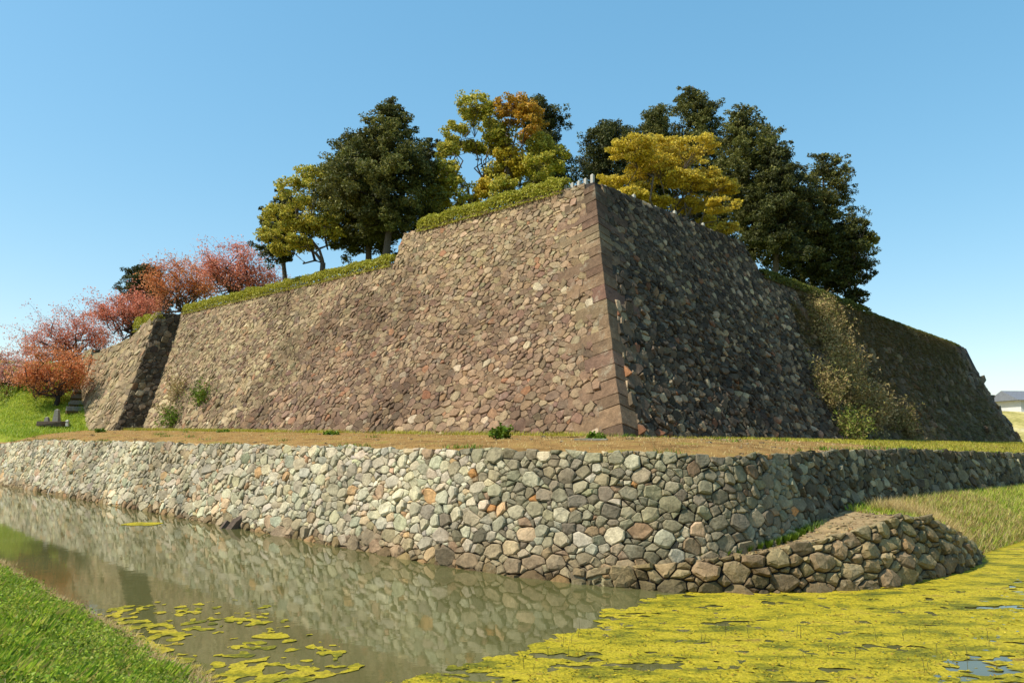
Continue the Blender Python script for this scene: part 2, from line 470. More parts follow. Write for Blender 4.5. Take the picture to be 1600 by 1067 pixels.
# stone colours, two of the sets with shade mixed in
PAL_MAIN = [(30, lin(131, 109, 86)), (22, lin(115, 91, 76)), (18, lin(148, 124, 99)), (10, lin(107, 91, 74)), (8, lin(162, 144, 116)), (3, lin(144, 110, 82)), (1.6, lin(152, 103, 72)), (1.8, lin(191, 177, 152)), (6, lin(93, 76, 67))]
PAL_UP = [(20, lin(144, 123, 95)), (18, lin(129, 106, 86)), (18, lin(157, 137, 107)), (10, lin(123, 112, 86)), (8, lin(169, 150, 121)), (1.0, lin(160, 109, 78)), (5, lin(103, 88, 74))]
PAL_FAR = [(20, lin(147, 127, 99)), (20, lin(161, 144, 113)), (16, lin(131, 116, 87)), (6, lin(181, 164, 132)), (1.2, lin(153, 115, 86)), (8, lin(114, 100, 79))]
PAL_PALE = [(26, lin(184, 176, 151)), (20, lin(169, 164, 142)), (14, lin(190, 178, 145)), (14, lin(162, 161, 145)), (7, lin(188, 161, 123)), (9, lin(143, 137, 118)), (2.8, lin(186, 137, 84)), (1.2, lin(172, 128, 102)), (10, lin(197, 190, 169))]
PAL_GREY = [(28, lin(133, 127, 105)), (22, lin(148, 140, 115)), (14, lin(114, 109, 92)), (10, lin(163, 153, 126)), (7, lin(97, 92, 79)), (1.2, lin(193, 127, 59)), (2.0, lin(142, 109, 83))]
PAL_BASE = [(24, lin(154, 138, 111)), (20, lin(136, 121, 98)), (14, lin(168, 154, 125)), (10, lin(118, 105, 87)), (8, lin(174, 145, 113))]
PAL_DARK = [(20, lin(87, 82, 66)), (20, lin(99, 92, 73)), (16, lin(74, 70, 56)), (8, lin(113, 106, 82)), (5, lin(82, 68, 51))]  # shade put into the colour of the moat wall's right stretch
PAL_MOUND = [(24, lin(146, 129, 96)), (20, lin(129, 114, 85)), (16, lin(161, 146, 110)), (10, lin(111, 100, 75)), (6, lin(155, 125, 87))]
PAL_SHADE = [(24, lin(92, 80, 66)), (20, lin(75, 66, 55)), (14, lin(114, 100, 81)), (9, lin(152, 134, 107)), (2, lin(125, 86, 60)), (16, lin(56, 50, 41)), (3, lin(179, 160, 132))]  # stones darkened to deepen the shade on faces turned from the sun

# ------------------------------------------------------------------ castle walls
def core_sheet(parent, S, u0, u1, v0, v1f, nu, nv, mat=None, left=None):
    v = []; 
    for i in range(nu + 1):
        u = u0 + (u1 - u0) * i / nu
        for j in range(nv + 1):
            z = v0 + (v1f(u) - v0) * j / nv
            uu = max(u, left(z)) if left else u
            v.append(S(uu, z, -.05))
    f = [(i * (nv + 1) + j, (i + 1) * (nv + 1) + j, (i + 1) * (nv + 1) + j + 1, i * (nv + 1) + j + 1) for i in range(nu) for j in range(nv)]
    o = mesh_obj('core', v, f, mat or M_CORE, parent); o.location = -parent.location
    return o
keep = empty('keep_wall', (C0[0], C0[1], ZB), 'tall keep base of brown rubble stone with sharp front corner', 'stone wall')
terL = empty('rampart_wall', tuple(ub(40, 0, ZB)), 'sunlit lower rampart of brown rubble running left from the keep to the bastion', 'stone wall')
pR = C0 + dR * 45
terR = empty('rampart_wall', (pR[0], pR[1], ZB), 'shaded rampart overgrown with dry brush running right from the keep', 'stone wall')
bast = empty('bastion_wall', tuple(ub(56, -2.5, ZB)), 'narrow bastion with a black shaded flank projecting at the left end', 'stone wall')

# long dressed corner stones, laid alternately to either side
courses = []; z = -.1; k = 0; rr = random.Random(5)
while z < 15.2:
    h = rr.uniform(.55, .95) if z < 8 else rr.uniform(.45, .75)
    long_, short = rr.uniform(1.8, 3.3), rr.uniform(.7, 1.3)
    courses.append((z, min(z + h, 15.55), *((long_, short) if k % 2 else (short, long_)))); z += h; k += 1
TILT = .27
def corner_block(parent, z0, z1, a, b, col, d=.09, base=(0., 0.), tops=15.55):
    g = .009; z0 += g; z1 -= g
    def pt(u, v, z, fl, fr):  # u along left dir, v along right dir from the leaning corner line
        zz = z - TILT * max(u, v); l = lean(max(zz, 0))
        p = C0 + dL * (base[0] + l + u - (d if fr else 0)) + dR * (base[1] + l + v - (d if fl else 0))
        return (p[0], p[1], ZB + zz)
    V = []
    for z in (z0, z1):
        V += [pt(0, 0, z, 1, 1), pt(a * .5, 0, z, 1, 0), pt(a, 0, z, 1, 0), pt(a, b, z, 0, 0), pt(0, b, z, 0, 1), pt(0, b * .5, z, 0, 1)]
    V = np.array(V) + rng.normal(0, .012, (12, 3))
    n = 6; F = [tuple(range(n - 1, -1, -1)), tuple(range(n, 2 * n))] + [(i, (i + 1) % n, n + (i + 1) % n, n + i) for i in range(n)]
    o = mesh_obj('corner_stone', V, F, M_MAIN, parent, np.tile(col, (len(V), 1)), False, V.mean(0))
    bv = o.modifiers.new('bevel', 'BEVEL'); bv.width = .018; bv.segments = 1; bv.limit_method = 'ANGLE'; bv.angle_limit = .5
    return o
PAL_CORNER = [(16, lin(100, 80, 65)), (14, lin(113, 92, 72)), (10, lin(127, 108, 83)), (8, lin(86, 70, 58)), (4, lin(137, 120, 95))]
for (z0, z1, a, b) in courses: corner_block(keep, z0, z1, a, b, pick(R_, PAL_CORNER))
def corner_len(w, z, side):
    for (z0, z1, a, b) in courses:
        if z0 - TILT * w <= z < z1 - TILT * w: return a if side == 'L' else b
    return .8
def in_corner(w, z, side): return w < corner_len(w, z, side) + .02
def clip_corner(poly, u, z, side):     # keep rubble off the dressed corner stones
    k = dlean(max(z, 0)); L = min(corner_len(u - lean(z), z + q, side) for q in (-.15, 0, .15)) - .06
    return clip_half(poly, -1, k, -(lean(max(z, 0)) + L) + k * z)

K_END = 24.75; K_TOP = 15.5; T_TOP = 13.0
def topL(u): return K_TOP if u < K_END else T_TOP
def endR(z): return 26.0 + max(0, K_TOP - z) * .55
def insL(u, z):
    w = u - lean(z)
    return z < topL(u) and u < 55.5 + lean(z) and w > .3 and not in_corner(w, z, 'L')
cells = stone_cells(0, 62, -.3, 15.6, lambda u, z: (.40 if z < 2.5 else .345) - .002 * min(z, 12), 1.38, insL, 21)
st_k, st_t = [], []
for (u, z, rad, poly) in cells:
    poly = clip_half(poly, 0, 1, topL(u) + R_.uniform(-.03, .05))
    if u - lean(z) < 4: poly = clip_corner(poly, u, z, 'L')
    if z > T_TOP and u < K_END: poly = clip_half(poly, 1, 0, K_END + R_.uniform(-.05, .05))
    if len(poly) < 3: continue
    g = stone_geo(poly, SL, R_, .085, gap=.006, rough=1.2, round_=.05, edge=.032, wk=.12)
    if not g: continue
    f = min(1, max(0, (z - 5) / 8 + .4 * fbm(u * .12, z * .2)))
    pal = PAL_UP if R_.random() < f else PAL_MAIN
    if u > 34 + 8 * fbm(u * .1, z * .15): pal = PAL_FAR if R_.random() < .75 else PAL_MAIN
    (st_k if u < 25 else st_t).append((*g, pick(R_, pal)))
def insR(u, z):
    w = u - lean(z)
    top = K_TOP if u < endR(z) else T_TOP
    return z < top and w > .3 and u < 92.1 - .267 * z and not in_corner(w, z, 'R')
st_r = []
cells = stone_cells(0, 34, -.3, 15.6, lambda u, z: .375 - .003 * min(z, 12), 1.3, lambda u, z: insR(u, z) and u < 34, 22)
cells += stone_cells(34, 93, -.3, 13.1, .66, 1.3, lambda u, z: insR(u, z) and u >= 34, 23)
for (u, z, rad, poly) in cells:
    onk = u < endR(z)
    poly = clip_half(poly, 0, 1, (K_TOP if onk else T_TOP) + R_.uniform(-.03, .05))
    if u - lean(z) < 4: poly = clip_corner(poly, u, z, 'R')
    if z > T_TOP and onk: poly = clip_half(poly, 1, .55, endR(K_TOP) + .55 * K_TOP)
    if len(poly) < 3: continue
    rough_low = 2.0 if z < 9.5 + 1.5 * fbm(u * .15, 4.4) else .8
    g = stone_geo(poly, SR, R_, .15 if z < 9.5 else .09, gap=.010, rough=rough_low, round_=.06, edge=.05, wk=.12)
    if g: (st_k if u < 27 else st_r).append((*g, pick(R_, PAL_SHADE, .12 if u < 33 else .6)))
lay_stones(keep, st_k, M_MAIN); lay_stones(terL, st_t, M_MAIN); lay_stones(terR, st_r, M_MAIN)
core_sheet(keep, SL, 0, 25, -.4, lambda u: K_TOP - .02 if u < K_END else T_TOP, 50, 16, left=lean)
core_sheet(keep, SR, 0, 27, -.4, lambda u: K_TOP - .02 if u < 26 else T_TOP, 54, 16, left=lean)
core_sheet(terL, SL, 25, 62, -.4, lambda u: T_TOP - .02, 37, 14)
core_sheet(terR, SR, 27, 92, -.4, lambda u: T_TOP - .02, 65, 14, left=None)
# end return walls of the keep above the terrace, and of the far right corner
def ret_core(parent, pts):
    o = mesh_obj('return_face', pts, [(0, 1, 2, 3)], M_STEP, parent); o.location = -parent.location
a_, b_ = SL(K_END, 12.6, .02), SL(K_END, K_TOP, .02)
dv = np.array((*dR * 18, 0)); ret_core(keep, [a_, b_, tuple(np.array(b_) + dv), tuple(np.array(a_) + dv)])
a_, b_ = SR(endR(12.6), 12.6, .02), SR(26, K_TOP, .02)
dv = np.array((*dL * 18, 0)); ret_core(keep, [a_, b_, tuple(np.array(b_) + dv), tuple(np.array(a_) + dv)])
def SF(u, z, d=0.0):       # far end face of the right rampart
    p = C0 + dR * (92.1 - .267 * z + d) + dL * (lean(z) + u)
    return (p[0], p[1], ZB + z)
core_sheet(terR, SF, 0, 40, -.4, lambda u: T_TOP, 20, 8, M_STEP)
for k in range(15):        # its corner stones
    z0 = k * .87; V = []
    for z in (z0 + .015, z0 + .855):
        a = (1.8 if k % 2 else .9)
        for w, b in ((0, -.12), (0, a), (-a if k % 2 == 0 else -a * .6, a), (-a * 1.4, -.12)):
            p = C0 + dR * (92.1 - .267 * z + .08 + w) + dL * (lean(z) + b); V.append((p[0], p[1], ZB + z))
    mesh_obj('corner_stone', V, [(3, 2, 1, 0), (4, 5, 6, 7), (0, 1, 5, 4), (1, 2, 6, 5), (2, 3, 7, 6), (3, 0, 4, 7)], M_MAIN, terR, np.tile(pick(R_, PAL_CORNER), (8, 1)), False, np.array(V).mean(0))

# bastion
OUT = 2.5
def SB(u, z, d=0.0): return SL(u, z, d, OUT)
def SBs(w, z, d=0.0):     # its shaded flank, w measured inward from the face
    k = dlean(z); q = math.hypot(1, k)
    p = C0 + dL * (55.4 + lean(z) - d / q) + dR * (lean(z) - OUT + w)
    return (p[0], p[1], ZB + z + d * k / q)
def topB(u): return float(np.interp(u, [60, 61.8, 65, 68, 74, 90], [12.75, 12.65, 10.5, 9.9, 9.4, 9.2]))
cells = stone_cells(55, 72.6, -.3, 12.8, .55, 1.25, lambda u, z: z < topB(u) and u > 55.7 + lean(z), 31)
st = []
for (u, z, rad, poly) in cells:
    t = topB(u); sl = (topB(u + .3) - topB(u - .3)) / .6
    poly = clip_half(poly, -sl, 1, t - sl * u)
    k = dlean(z); poly = clip_half(poly, -1, k, -(55.4 + lean(z)) + k * z)
    if len(poly) < 3: continue
    g = stone_geo(poly, SB, R_, .085, gap=.006, round_=.05, edge=.035)
    if g: st.append((*g, pick(R_, PAL_FAR)))
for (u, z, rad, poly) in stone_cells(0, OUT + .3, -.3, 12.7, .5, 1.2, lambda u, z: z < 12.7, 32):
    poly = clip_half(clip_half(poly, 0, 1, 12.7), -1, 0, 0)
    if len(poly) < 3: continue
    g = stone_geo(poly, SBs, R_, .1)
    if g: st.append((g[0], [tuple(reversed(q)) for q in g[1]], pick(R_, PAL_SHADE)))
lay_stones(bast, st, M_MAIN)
core_sheet(bast, SB, 55.4, 72.6, -.4, topB, 40, 14, left=lambda z: 55.4 + lean(z))
core_sheet(bast, SBs, 0, OUT + .5, -.4, lambda u: 12.7, 4, 14)
o = mesh_obj('top_fill', [SB(55.4 + lean(12.7), 12.6, -.1), SB(62, 12.6, -.1), tuple(ub(62, lean(12.6) + 2, ZB + 12.6)), tuple(ub(55.4 + lean(12.7), lean(12.6) + 2, ZB + 12.6))], [(0, 1, 2, 3)], M_TURFG, bast); o.location = -bast.location

# small gate pier beyond the bastion, above the stone steps
gp = empty('gate_pier', tuple(ub(76.5, 1.4, 9.6)), 'small stone pier with a dark side at the top of the steps', 'stone wall')
def SG(u, z, d=0.0):
    p = C0 + dL * u + dR * (1.2 + .15 * z - d); return (p[0], p[1], 9.4 + z)
def SGs(w, z, d=0.0):
    p = C0 + dL * (75.2 + .1 * z - d) + dR * (1.2 + .15 * z + w); return (p[0], p[1], 9.4 + z)
st = []
for (u, z, rad, poly) in stone_cells(75, 78, -.3, 4.6, .5, 1.2, lambda u, z: u > 75.4 + .1 * z, 41):
    poly = clip_half(clip_half(poly, 0, 1, 4.6), -1, .1, -75.2)
    if len(poly) < 3: continue
    g = stone_geo(poly, SG, R_, .1)
    if g: st.append((*g, pick(R_, PAL_FAR)))
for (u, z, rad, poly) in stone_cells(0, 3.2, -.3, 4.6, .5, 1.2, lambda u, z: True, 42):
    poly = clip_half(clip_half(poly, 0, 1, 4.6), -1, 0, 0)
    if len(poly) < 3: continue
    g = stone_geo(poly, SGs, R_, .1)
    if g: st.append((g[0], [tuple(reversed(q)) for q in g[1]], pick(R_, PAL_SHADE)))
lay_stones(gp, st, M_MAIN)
core_sheet(gp, SG, 75.2, 78, -.5, lambda u: 4.6, 6, 6, left=lambda z: 75.2 + .1 * z); core_sheet(gp, SGs, 0, 3.4, -.5, lambda u: 4.6, 4, 6)
o = mesh_obj('top_fill', [SG(75.7, 4.5, -.1), SG(78, 4.5, -.1), tuple(ub(78, 5, 13.9)), tuple(ub(75.7, 5, 13.9))], [(0, 1, 2, 3)], M_TURFG, gp); o.location = -gp.location
# steps climbing the slope beside the bastion
stp = empty('stone_steps', tuple(ub(69, -5, 5.6)), 'flight of rough stone steps climbing the grass beside the bastion', 'steps')
for k in range(14):
    u = 66.8 + k * .5; b = -2.3 + k * .2; zz = hill_z(u, b) + .08
    p = ub(u, b, zz); mb = MB(); mb.box(p, (.34, 1.5 + R_.uniform(-.2, .2), .3), math.atan2(dL[1], dL[0]) + R_.uniform(-.06, .06), .03)
    mb.build('step', M_STEP if k % 3 else M_DRYT, stp, origin=p)

# ------------------------------------------------------------------ moat wall
mwA = empty('moat_wall', (*MP.at((s_left + s_bend) / 2)[0], 0), 'long straight moat wall of pale cream stones in full sun', 'stone wall')
mwB = empty('moat_wall', (*MP.at(MP.near(4, 22.5))[0], 0), 'rounded bend of the moat wall in grey stones with brown footing', 'stone wall')
mwC = empty('moat_wall', (*MP.at(s_r0 + 20)[0], 0), 'dark shaded stretch of the moat wall receding to the right', 'stone wall')
s_end = min(MP.L - 2, s_r0 + 62)
def insM(s, z): return z < moat_top(s)
cells = stone_cells(s_left - 14, s_end, -.35, 4.0, lambda s, z: .315 + .09 * min(1, max(0, (s - s_r0 - 10) / 12)) - .03 * max(0, 1 - abs(s - s_bend - 6) / 12) + .03 * max(0, 1.2 - z), 1.38, insM, 51, .62, ((1.5, .05), (1.2, .2), (.9, .3), (.62, .25), (.42, .2)))
gA, gB, gC = [], [], []
for (s, z, rad, poly) in cells:
    poly = clip_half(poly, 0, 1, moat_top(s) + R_.uniform(-.05, .03))
    if s < s_left - 14: continue
    if len(poly) < 3: continue
    g = stone_geo(poly, SM, R_, .105, gap=.009, rough=1.4, round_=.08, edge=.042, wk=.10)
    if not g: continue
    nz = fbm(s * .25, z * .5, 2.2)
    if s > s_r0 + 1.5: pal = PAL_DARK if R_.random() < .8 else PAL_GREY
    elif z < .3 + .75 * max(0, min(1, (s - s_bend + 14) / 18)) + .6 * nz + R_.uniform(-.2, .2): pal = PAL_BASE
    else:
        f = (s - (s_bend - 3.5)) / 9 + .5 * nz
        pal = PAL_GREY if R_.random() < f else PAL_PALE
    c = pick(R_, pal)
    if z < .1: c = c * np.array((.7, .64, .5))          # wet and slimy at the waterline
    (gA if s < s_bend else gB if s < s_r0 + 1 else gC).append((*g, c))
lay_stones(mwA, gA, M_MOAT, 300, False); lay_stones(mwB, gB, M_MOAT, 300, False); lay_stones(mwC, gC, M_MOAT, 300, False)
core_sheet(mwA, SM, s_left - 14, s_bend, -.4, lambda u: moat_top(u) - .06, 120, 6)
core_sheet(mwB, SM, s_bend, s_r0 + 1, -.4, lambda u: moat_top(u) - .06, 60, 6)
core_sheet(mwC, SM, s_r0 + 1, s_end, -.4, lambda u: moat_top(u) - .06, 60, 6)

# half-moon berm at the foot of the bend, with its own dry-stone facing
BERM = [(1.9, 23.35), (3.2, 22.62), (4.68, 22.04), (7.0, 21.95), (9.22, 22.5), (11.2, 23.2), (12.87, 24.4), (14.8, 25.9), (16.4, 27.65), (17.6, 29.6)]
BP = Path(BERM, 4)
bz = [0, BP.near(3.6, 22.5), BP.near(4.7, 22), BP.near(7, 22), BP.near(9.2, 22.5), BP.near(11.2, 23.2), BP.near(12.6, 24.2), BP.near(14.2, 25.4), BP.near(15.6, 26.7), BP.near(16.6, 28), BP.L]
bv_ = [.38, .6, .74, 1.05, 1.38, 1.68, 1.88, 1.75, 1.2, .55, .1]
def berm_top(s): return float(np.interp(s, bz, bv_))
def SE(u, z, d=0.0):
    p, n = BP.at(u); k = .33; q = math.hypot(1, k); p = p + n * (k * z - d / q)
    return (p[0], p[1], z + d * k / q)
bw = empty('berm_wall', (9.2, 22.6, 0), 'low curved dry-stone facing of the half-moon berm beside the algae', 'stone wall')
st = []
for (s, z, rad, poly) in stone_cells(0, BP.L, -.3, 2.0, .36, 1.5, lambda s, z: z < berm_top(s), 61, .62, ((1.4, .1), (1.1, .3), (.8, .3), (.55, .2), (.4, .1))):
    sl = (berm_top(s + .3) - berm_top(s - .3)) / .6
    poly = clip_half(poly, -sl, 1, berm_top(s) - sl * s + R_.uniform(-.04, .08))
    if len(poly) < 3: continue
    g = stone_geo(poly, SE, R_, .17, gap=.022, rough=1.3, round_=.11, edge=.075, wk=.12)
    if g:
        c = pick(R_, PAL_MOUND)
        if z < .12: c = c * .6
        st.append((*g, c))
lay_stones(bw, st, M_MOAT, 300, False)
core_sheet(bw, SE, 0, BP.L, -.4, lambda u: berm_top(u) - .05, 80, 4)
# top of the berm and grassy bank running on to the right
OUTER = [tuple(p) for p in BERM] + [(21.4, 33.1), (30, 42.5), (52, 66), (80, 96)]
OPth = Path(OUTER, 2)
sO = OPth.near(17.0, 28.6)
def berm_fn(i, j):
    s = i * OPth.L; p, n = OPth.at(s)
    if s < sO: zt = berm_top(min(s, BP.L)); o = p + n * (.33 * zt + .06); zo = zt - .05
    else: o = p + n * 0.0; zo = -.12
    r = o - np.array(MP.at(0)[0]); sm = MP.near(o[0] - .3 * dL[0], o[1]) if s < sO else None
    # partner on the moat wall: nearest point
    sm = MP.near(*(o + n * 1.0)); q, nq = MP.at(sm)
    zi = float(np.interp(s, [0, 4, 8, 11, 14, sO, sO + 8, sO + 25, OPth.L], [.2, .75, 1.15, 1.5, 1.75, 1.75, 1.7, 1.4, 1.3]))
    q = q + nq * (.3 * zi + .15)
    x = o + (q - o) * j
    if s < sO - 3: zz = zo + (zi - zo) * j
    else: zz = zo + (zi - zo) * (1 - (1 - j) ** 2)
    zz += .07 * fbm(x[0] * .9, x[1] * .9) * min(1, 5 * j) * min(1, 5 * (1 - j))
    return (x[0], x[1], zz)
fr = (sO - 1.5) / OPth.L
grid_obj('berm', lambda i, j: berm_fn(i * fr, j), 60, 12, M_DIRT)
grid_obj('grass_bank', lambda i, j: berm_fn(fr + i * (1 - fr), j), 160, 12, turf('bank_grass', [(.35, tuple(lin(105, 112, 36))), (.5, tuple(lin(130, 126, 50))), (.62, tuple(lin(150, 122, 74)))], .9))

# ------------------------------------------------------------------ vegetation
def unit(v): return v / np.maximum(np.linalg.norm(v, axis=1), 1e-6)[:, None]
def leaves(C, size, cols, up=.5, aspect=1.5, nrm=None):
    """diamond leaves at points C -> (n,4,3)"""
    n = len(C)
    N = rng.normal(0, 1, (n, 3)); N[:, 2] += up
    if nrm is not None: N += nrm
    N = unit(N); A = unit(np.cross(N, rng.normal(0, 1, (n, 3)))); B = np.cross(N, A)
    s = (size * rng.uniform(.6, 1.3, n))[:, None]
    return np.stack([C - A * s * aspect * .6, C + A * s * aspect * .4 + B * s * .6, C + A * s * aspect * .4 - B * s * .6], 1)
def puffs(cen, rad, n):
    """n points in each ellipsoid, thicker towards its skin"""
    cen = np.repeat(np.asarray(cen, float), n, 0); rad = np.repeat(np.asarray(rad, float), n, 0)
    d = unit(rng.normal(0, 1, cen.shape)); r = rng.uniform(.25, 1, len(cen))[:, None] ** .55
    return cen + d * r * rad, d
PALS = {
 'hinoki': [lin(88, 90, 38), lin(104, 104, 46), lin(122, 118, 58), lin(72, 78, 34)],
 'dark': [lin(66, 72, 32), lin(82, 84, 40), lin(98, 98, 48), lin(54, 60, 28)],
 'camphor': [lin(196, 184, 70), lin(170, 166, 62), lin(208, 190, 80), lin(138, 142, 52)],
 'camphor1': [lin(206, 156, 50), lin(186, 146, 50), lin(172, 140, 48)],
 'camphor2': [lin(222, 194, 60), lin(208, 182, 60), lin(186, 168, 56)],
 'darkcam': [lin(66, 72, 28), lin(88, 90, 36), lin(50, 56, 24)],
 'darkcam2': [lin(140, 138, 66), lin(120, 124, 54)],
 'yellow': [lin(222, 196, 66), lin(210, 184, 58), lin(200, 178, 76), lin(176, 160, 62)],
 'cherry': [lin(226, 146, 116), lin(214, 128, 98), lin(230, 164, 140), lin(204, 122, 86)],
 'cherryo': [lin(224, 142, 88), lin(210, 126, 74), lin(228, 158, 108), lin(192, 128, 70)],
 'cherryp': [lin(226, 176, 164), lin(216, 156, 140), lin(206, 146, 122)],
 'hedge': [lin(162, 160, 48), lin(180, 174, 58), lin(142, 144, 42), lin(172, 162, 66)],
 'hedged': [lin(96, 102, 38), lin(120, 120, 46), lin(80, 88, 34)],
 'grass': [lin(138, 164, 40), lin(158, 180, 48), lin(112, 142, 32), lin(176, 182, 68)],
 'bankg': [lin(156, 182, 46), lin(174, 194, 58), lin(124, 154, 38), lin(190, 190, 80), lin(182, 164, 90), lin(110, 136, 34)],
 'straw': [lin(196, 172, 112), lin(176, 148, 92), lin(158, 128, 80), lin(206, 186, 132)],
 'brush': [lin(172, 152, 100), lin(150, 130, 84), lin(138, 132, 74), lin(186, 160, 112)],
 'fleck': [lin(176, 152, 36), lin(196, 172, 50), lin(120, 122, 34), lin(150, 118, 48), lin(96, 100, 30)],
 'thatch': [lin(150, 134, 84), lin(128, 116, 68), lin(122, 120, 62), lin(160, 136, 92)],
 'thatchg': [lin(112, 124, 46), lin(126, 134, 56), lin(140, 130, 70)],
 'weed': [lin(96, 122, 28), lin(116, 138, 36), lin(82, 104, 26)],
}
def cols_of(pal, n, var=.14):
    P = np.array(PALS[pal]); c = P[rng.integers(0, len(P), n)]
    return np.clip(c * rng.normal(1, var, (n, 1)), .004, .9)
def limb(mb, a, b, r0, r1, sag=.0, wob=.12, n=5, sides=5):
    a, b = np.array(a, float), np.array(b, float); L = np.linalg.norm(b - a); pts = []; rad = []
    for i in range(n + 1):
        t = i / n; p = a + (b - a) * t + rng.normal(0, wob * L * .12, 3) * (0 < i < n)
        p[2] += sag * L * math.sin(math.pi * t); pts.append(p); rad.append(r0 + (r1 - r0) * t)
    mb.tube(pts, rad, sides); return pts
def conifer(t):
    bx, by, bz_ = t['base']; top = t['top']; prof = sorted(t['prof']); H = top[1]; rnd = t.get('round', 0)
    root = empty(t['name'], (bx, by, bz_), t['label'], 'tree')
    hs = [p[0] for p in prof] + [H]; cs = [p[1] for p in prof] + [top[0]]; rs = [p[2] for p in prof] + [.12]
    h0 = max(prof[0][0] - .6, t.get('bare', .1) * H)
    trunk = MB(); tp = []; tr = []; r0 = .016 * H + .09
    for i in range(11):
        f = i / 10; h = H * f; c = np.interp(h, hs, cs) * min(1, h / (.5 * H)) * .8
        tp.append((bx + c, by + .1 * math.sin(3 * f), bz_ - .4 + (h + .4))); tr.append(r0 * (1 - .9 * f) + .015 + (.1 if i == 0 else 0))
    trunk.tube(tp, tr, 8); tro = trunk.build('trunk', M_BARK, root, True); tro.location = -root.location
    br = MB(); cen = []; rad = []; shade = []
    nb = int(52 + H * (5.0 if not rnd else 4.2))
    for k in range(nb):
        f = (k + rng.uniform(0, 1)) / nb; h = h0 * .85 + (H * .985 - h0 * .85) * f ** .92
        R = float(np.interp(h, hs, rs)); cx = float(np.interp(h, hs, cs)); az = k * 2.39996 + rng.uniform(-.5, .5)
        L = R * rng.uniform(.5, 1.18) + .12
        if rng.uniform() < .1 or fbm(h * .7, az, bx) < -.5: continue
        a = np.array((bx + np.interp(h, hs, cs) * min(1, h / (.5 * H)) * .8, by, bz_ + h))
        e = np.array((bx + cx + math.cos(az) * L, by + math.sin(az) * L, bz_ + h + L * rng.uniform(-.22, .12)))
        if L > .6: limb(br, a - (0, 0, .25 * L * .5), e, .03 + .016 * L, .012, .06, .2, 4, 4)
        m = max(2, int(L * 3.2)); ts = np.linspace(.30 if L > 1.2 else .15, 1.02, m)
        tone = rng.uniform(.65, 1.35)
        for q in ts:
            c = a + (e - a) * q + rng.normal(0, .16 + .05 * L, 3); s = (.34 + .16 * L * (1.15 - .5 * q)) * rng.uniform(.75, 1.2)
            s = min(s * .8, .56); cen.append(c); rad.append((s, s, s * (.62 if not rnd else .8))); shade.append(tone)
    bo_ = br.build('branches', M_BARKD, root); bo_.location = -root.location
    n = 46 if by < 75 else 42
    C, d = puffs(cen, rad, n); C[:, 2] -= .05
    col = cols_of(t['pal'], len(C)) * np.repeat(shade, n)[:, None]
    quads_obj('crown', leaves(C, .115, col, .6, 2.4, d * .8), M_LEAF, root, col, 3)
def broad(t):
    bx, by, bz_ = t['base']; root = empty(t['name'], t['base'], t['label'], 'tree'); kind = t['kind']
    cl = t['clumps']; H = max(c[1] for c in cl); umb = kind == 'umbrella'
    fork = np.array((bx, by, bz_ + (min(c[1] for c in cl) * .55 + .2 if not umb else .5)))
    tr = MB(); r0 = .10 + .016 * H + (.1 if umb else 0)
    tr.tube([(bx - .1, by, bz_ - .4), (bx - .05, by, bz_ + .3), tuple(fork)], [r0 * 1.35, r0 * 1.05, r0 * .9], 8)
    forks = [fork]
    if not umb:
        for k in range(3):
            e = np.array((bx + np.mean([c[0] for c in cl]) + (k - 1) * 1.3, by + rng.uniform(-.8, .8), bz_ + H * rng.uniform(.5, .66)))
            pts = limb(tr, fork, e, r0 * .62, r0 * .3, .0, .6, 5, 6); forks += [np.array(p) for p in pts[1:]]
    cen = []; rad = []; pal = []; br = MB()
    for c in cl:
        for rep in range(2):
            dy = rng.uniform(-1, 1) * (1.9 if not umb else 3.0) + (.9 if rep else -.9); k = 1 if rep == 0 else .9
            cc = np.array((bx + c[0] + rng.uniform(-.3, .3) * rep * c[2], by + dy, bz_ + c[1] + (rep * rng.uniform(-.4, .2))))
            F = min(forks, key=lambda p: np.linalg.norm(p - cc) + (3 if p[2] > cc[2] else 0))
            pts = limb(br, F, cc, .085 if not umb else .11, .02, -.06 if umb else .0, .8, 6, 5)
            m = int(9 + 9 * c[2] * c[3] * (1.6 if umb else 1.0))
            for _ in range(m):
                d = unit(rng.normal(0, 1, (1, 3)))[0]; d[2] = abs(d[2]) * (1 if rng.uniform() < .75 else -.8)
                p = cc + d * np.array((c[2], max(c[2] * .85, .6), c[3])) * k * rng.uniform(.55, 1.0)
                s = rng.uniform(.28, .52) * (.8 + .25 * c[2]); cen.append(p); rad.append((s, s, s * (.42 if umb else .66))); pal.append(c[4] if len(c) > 4 else 0)
                if rng.uniform() < .4: limb(br, pts[-2], p, .02, .008, 0, .5, 3, 4)
    o = tr.build('trunk', M_BARK, root, True); o.location = -root.location
    o = br.build('branches', M_BARK, root); o.location = -root.location
    n = 74 if umb else 56
    C, d = puffs(cen, rad, n); pal = np.repeat(pal, n); col = cols_of(t['pal'], len(C))
    for k in (1, 2):
        nm = t['pal'] + str(k)
        if nm in PALS: m = pal == k; col[m] = cols_of(nm, int(m.sum()))
    quads_obj('crown', leaves(C, .15 if not umb else .12, col, .7, 1.5, d * .6), M_LEAF, root, col, 3)
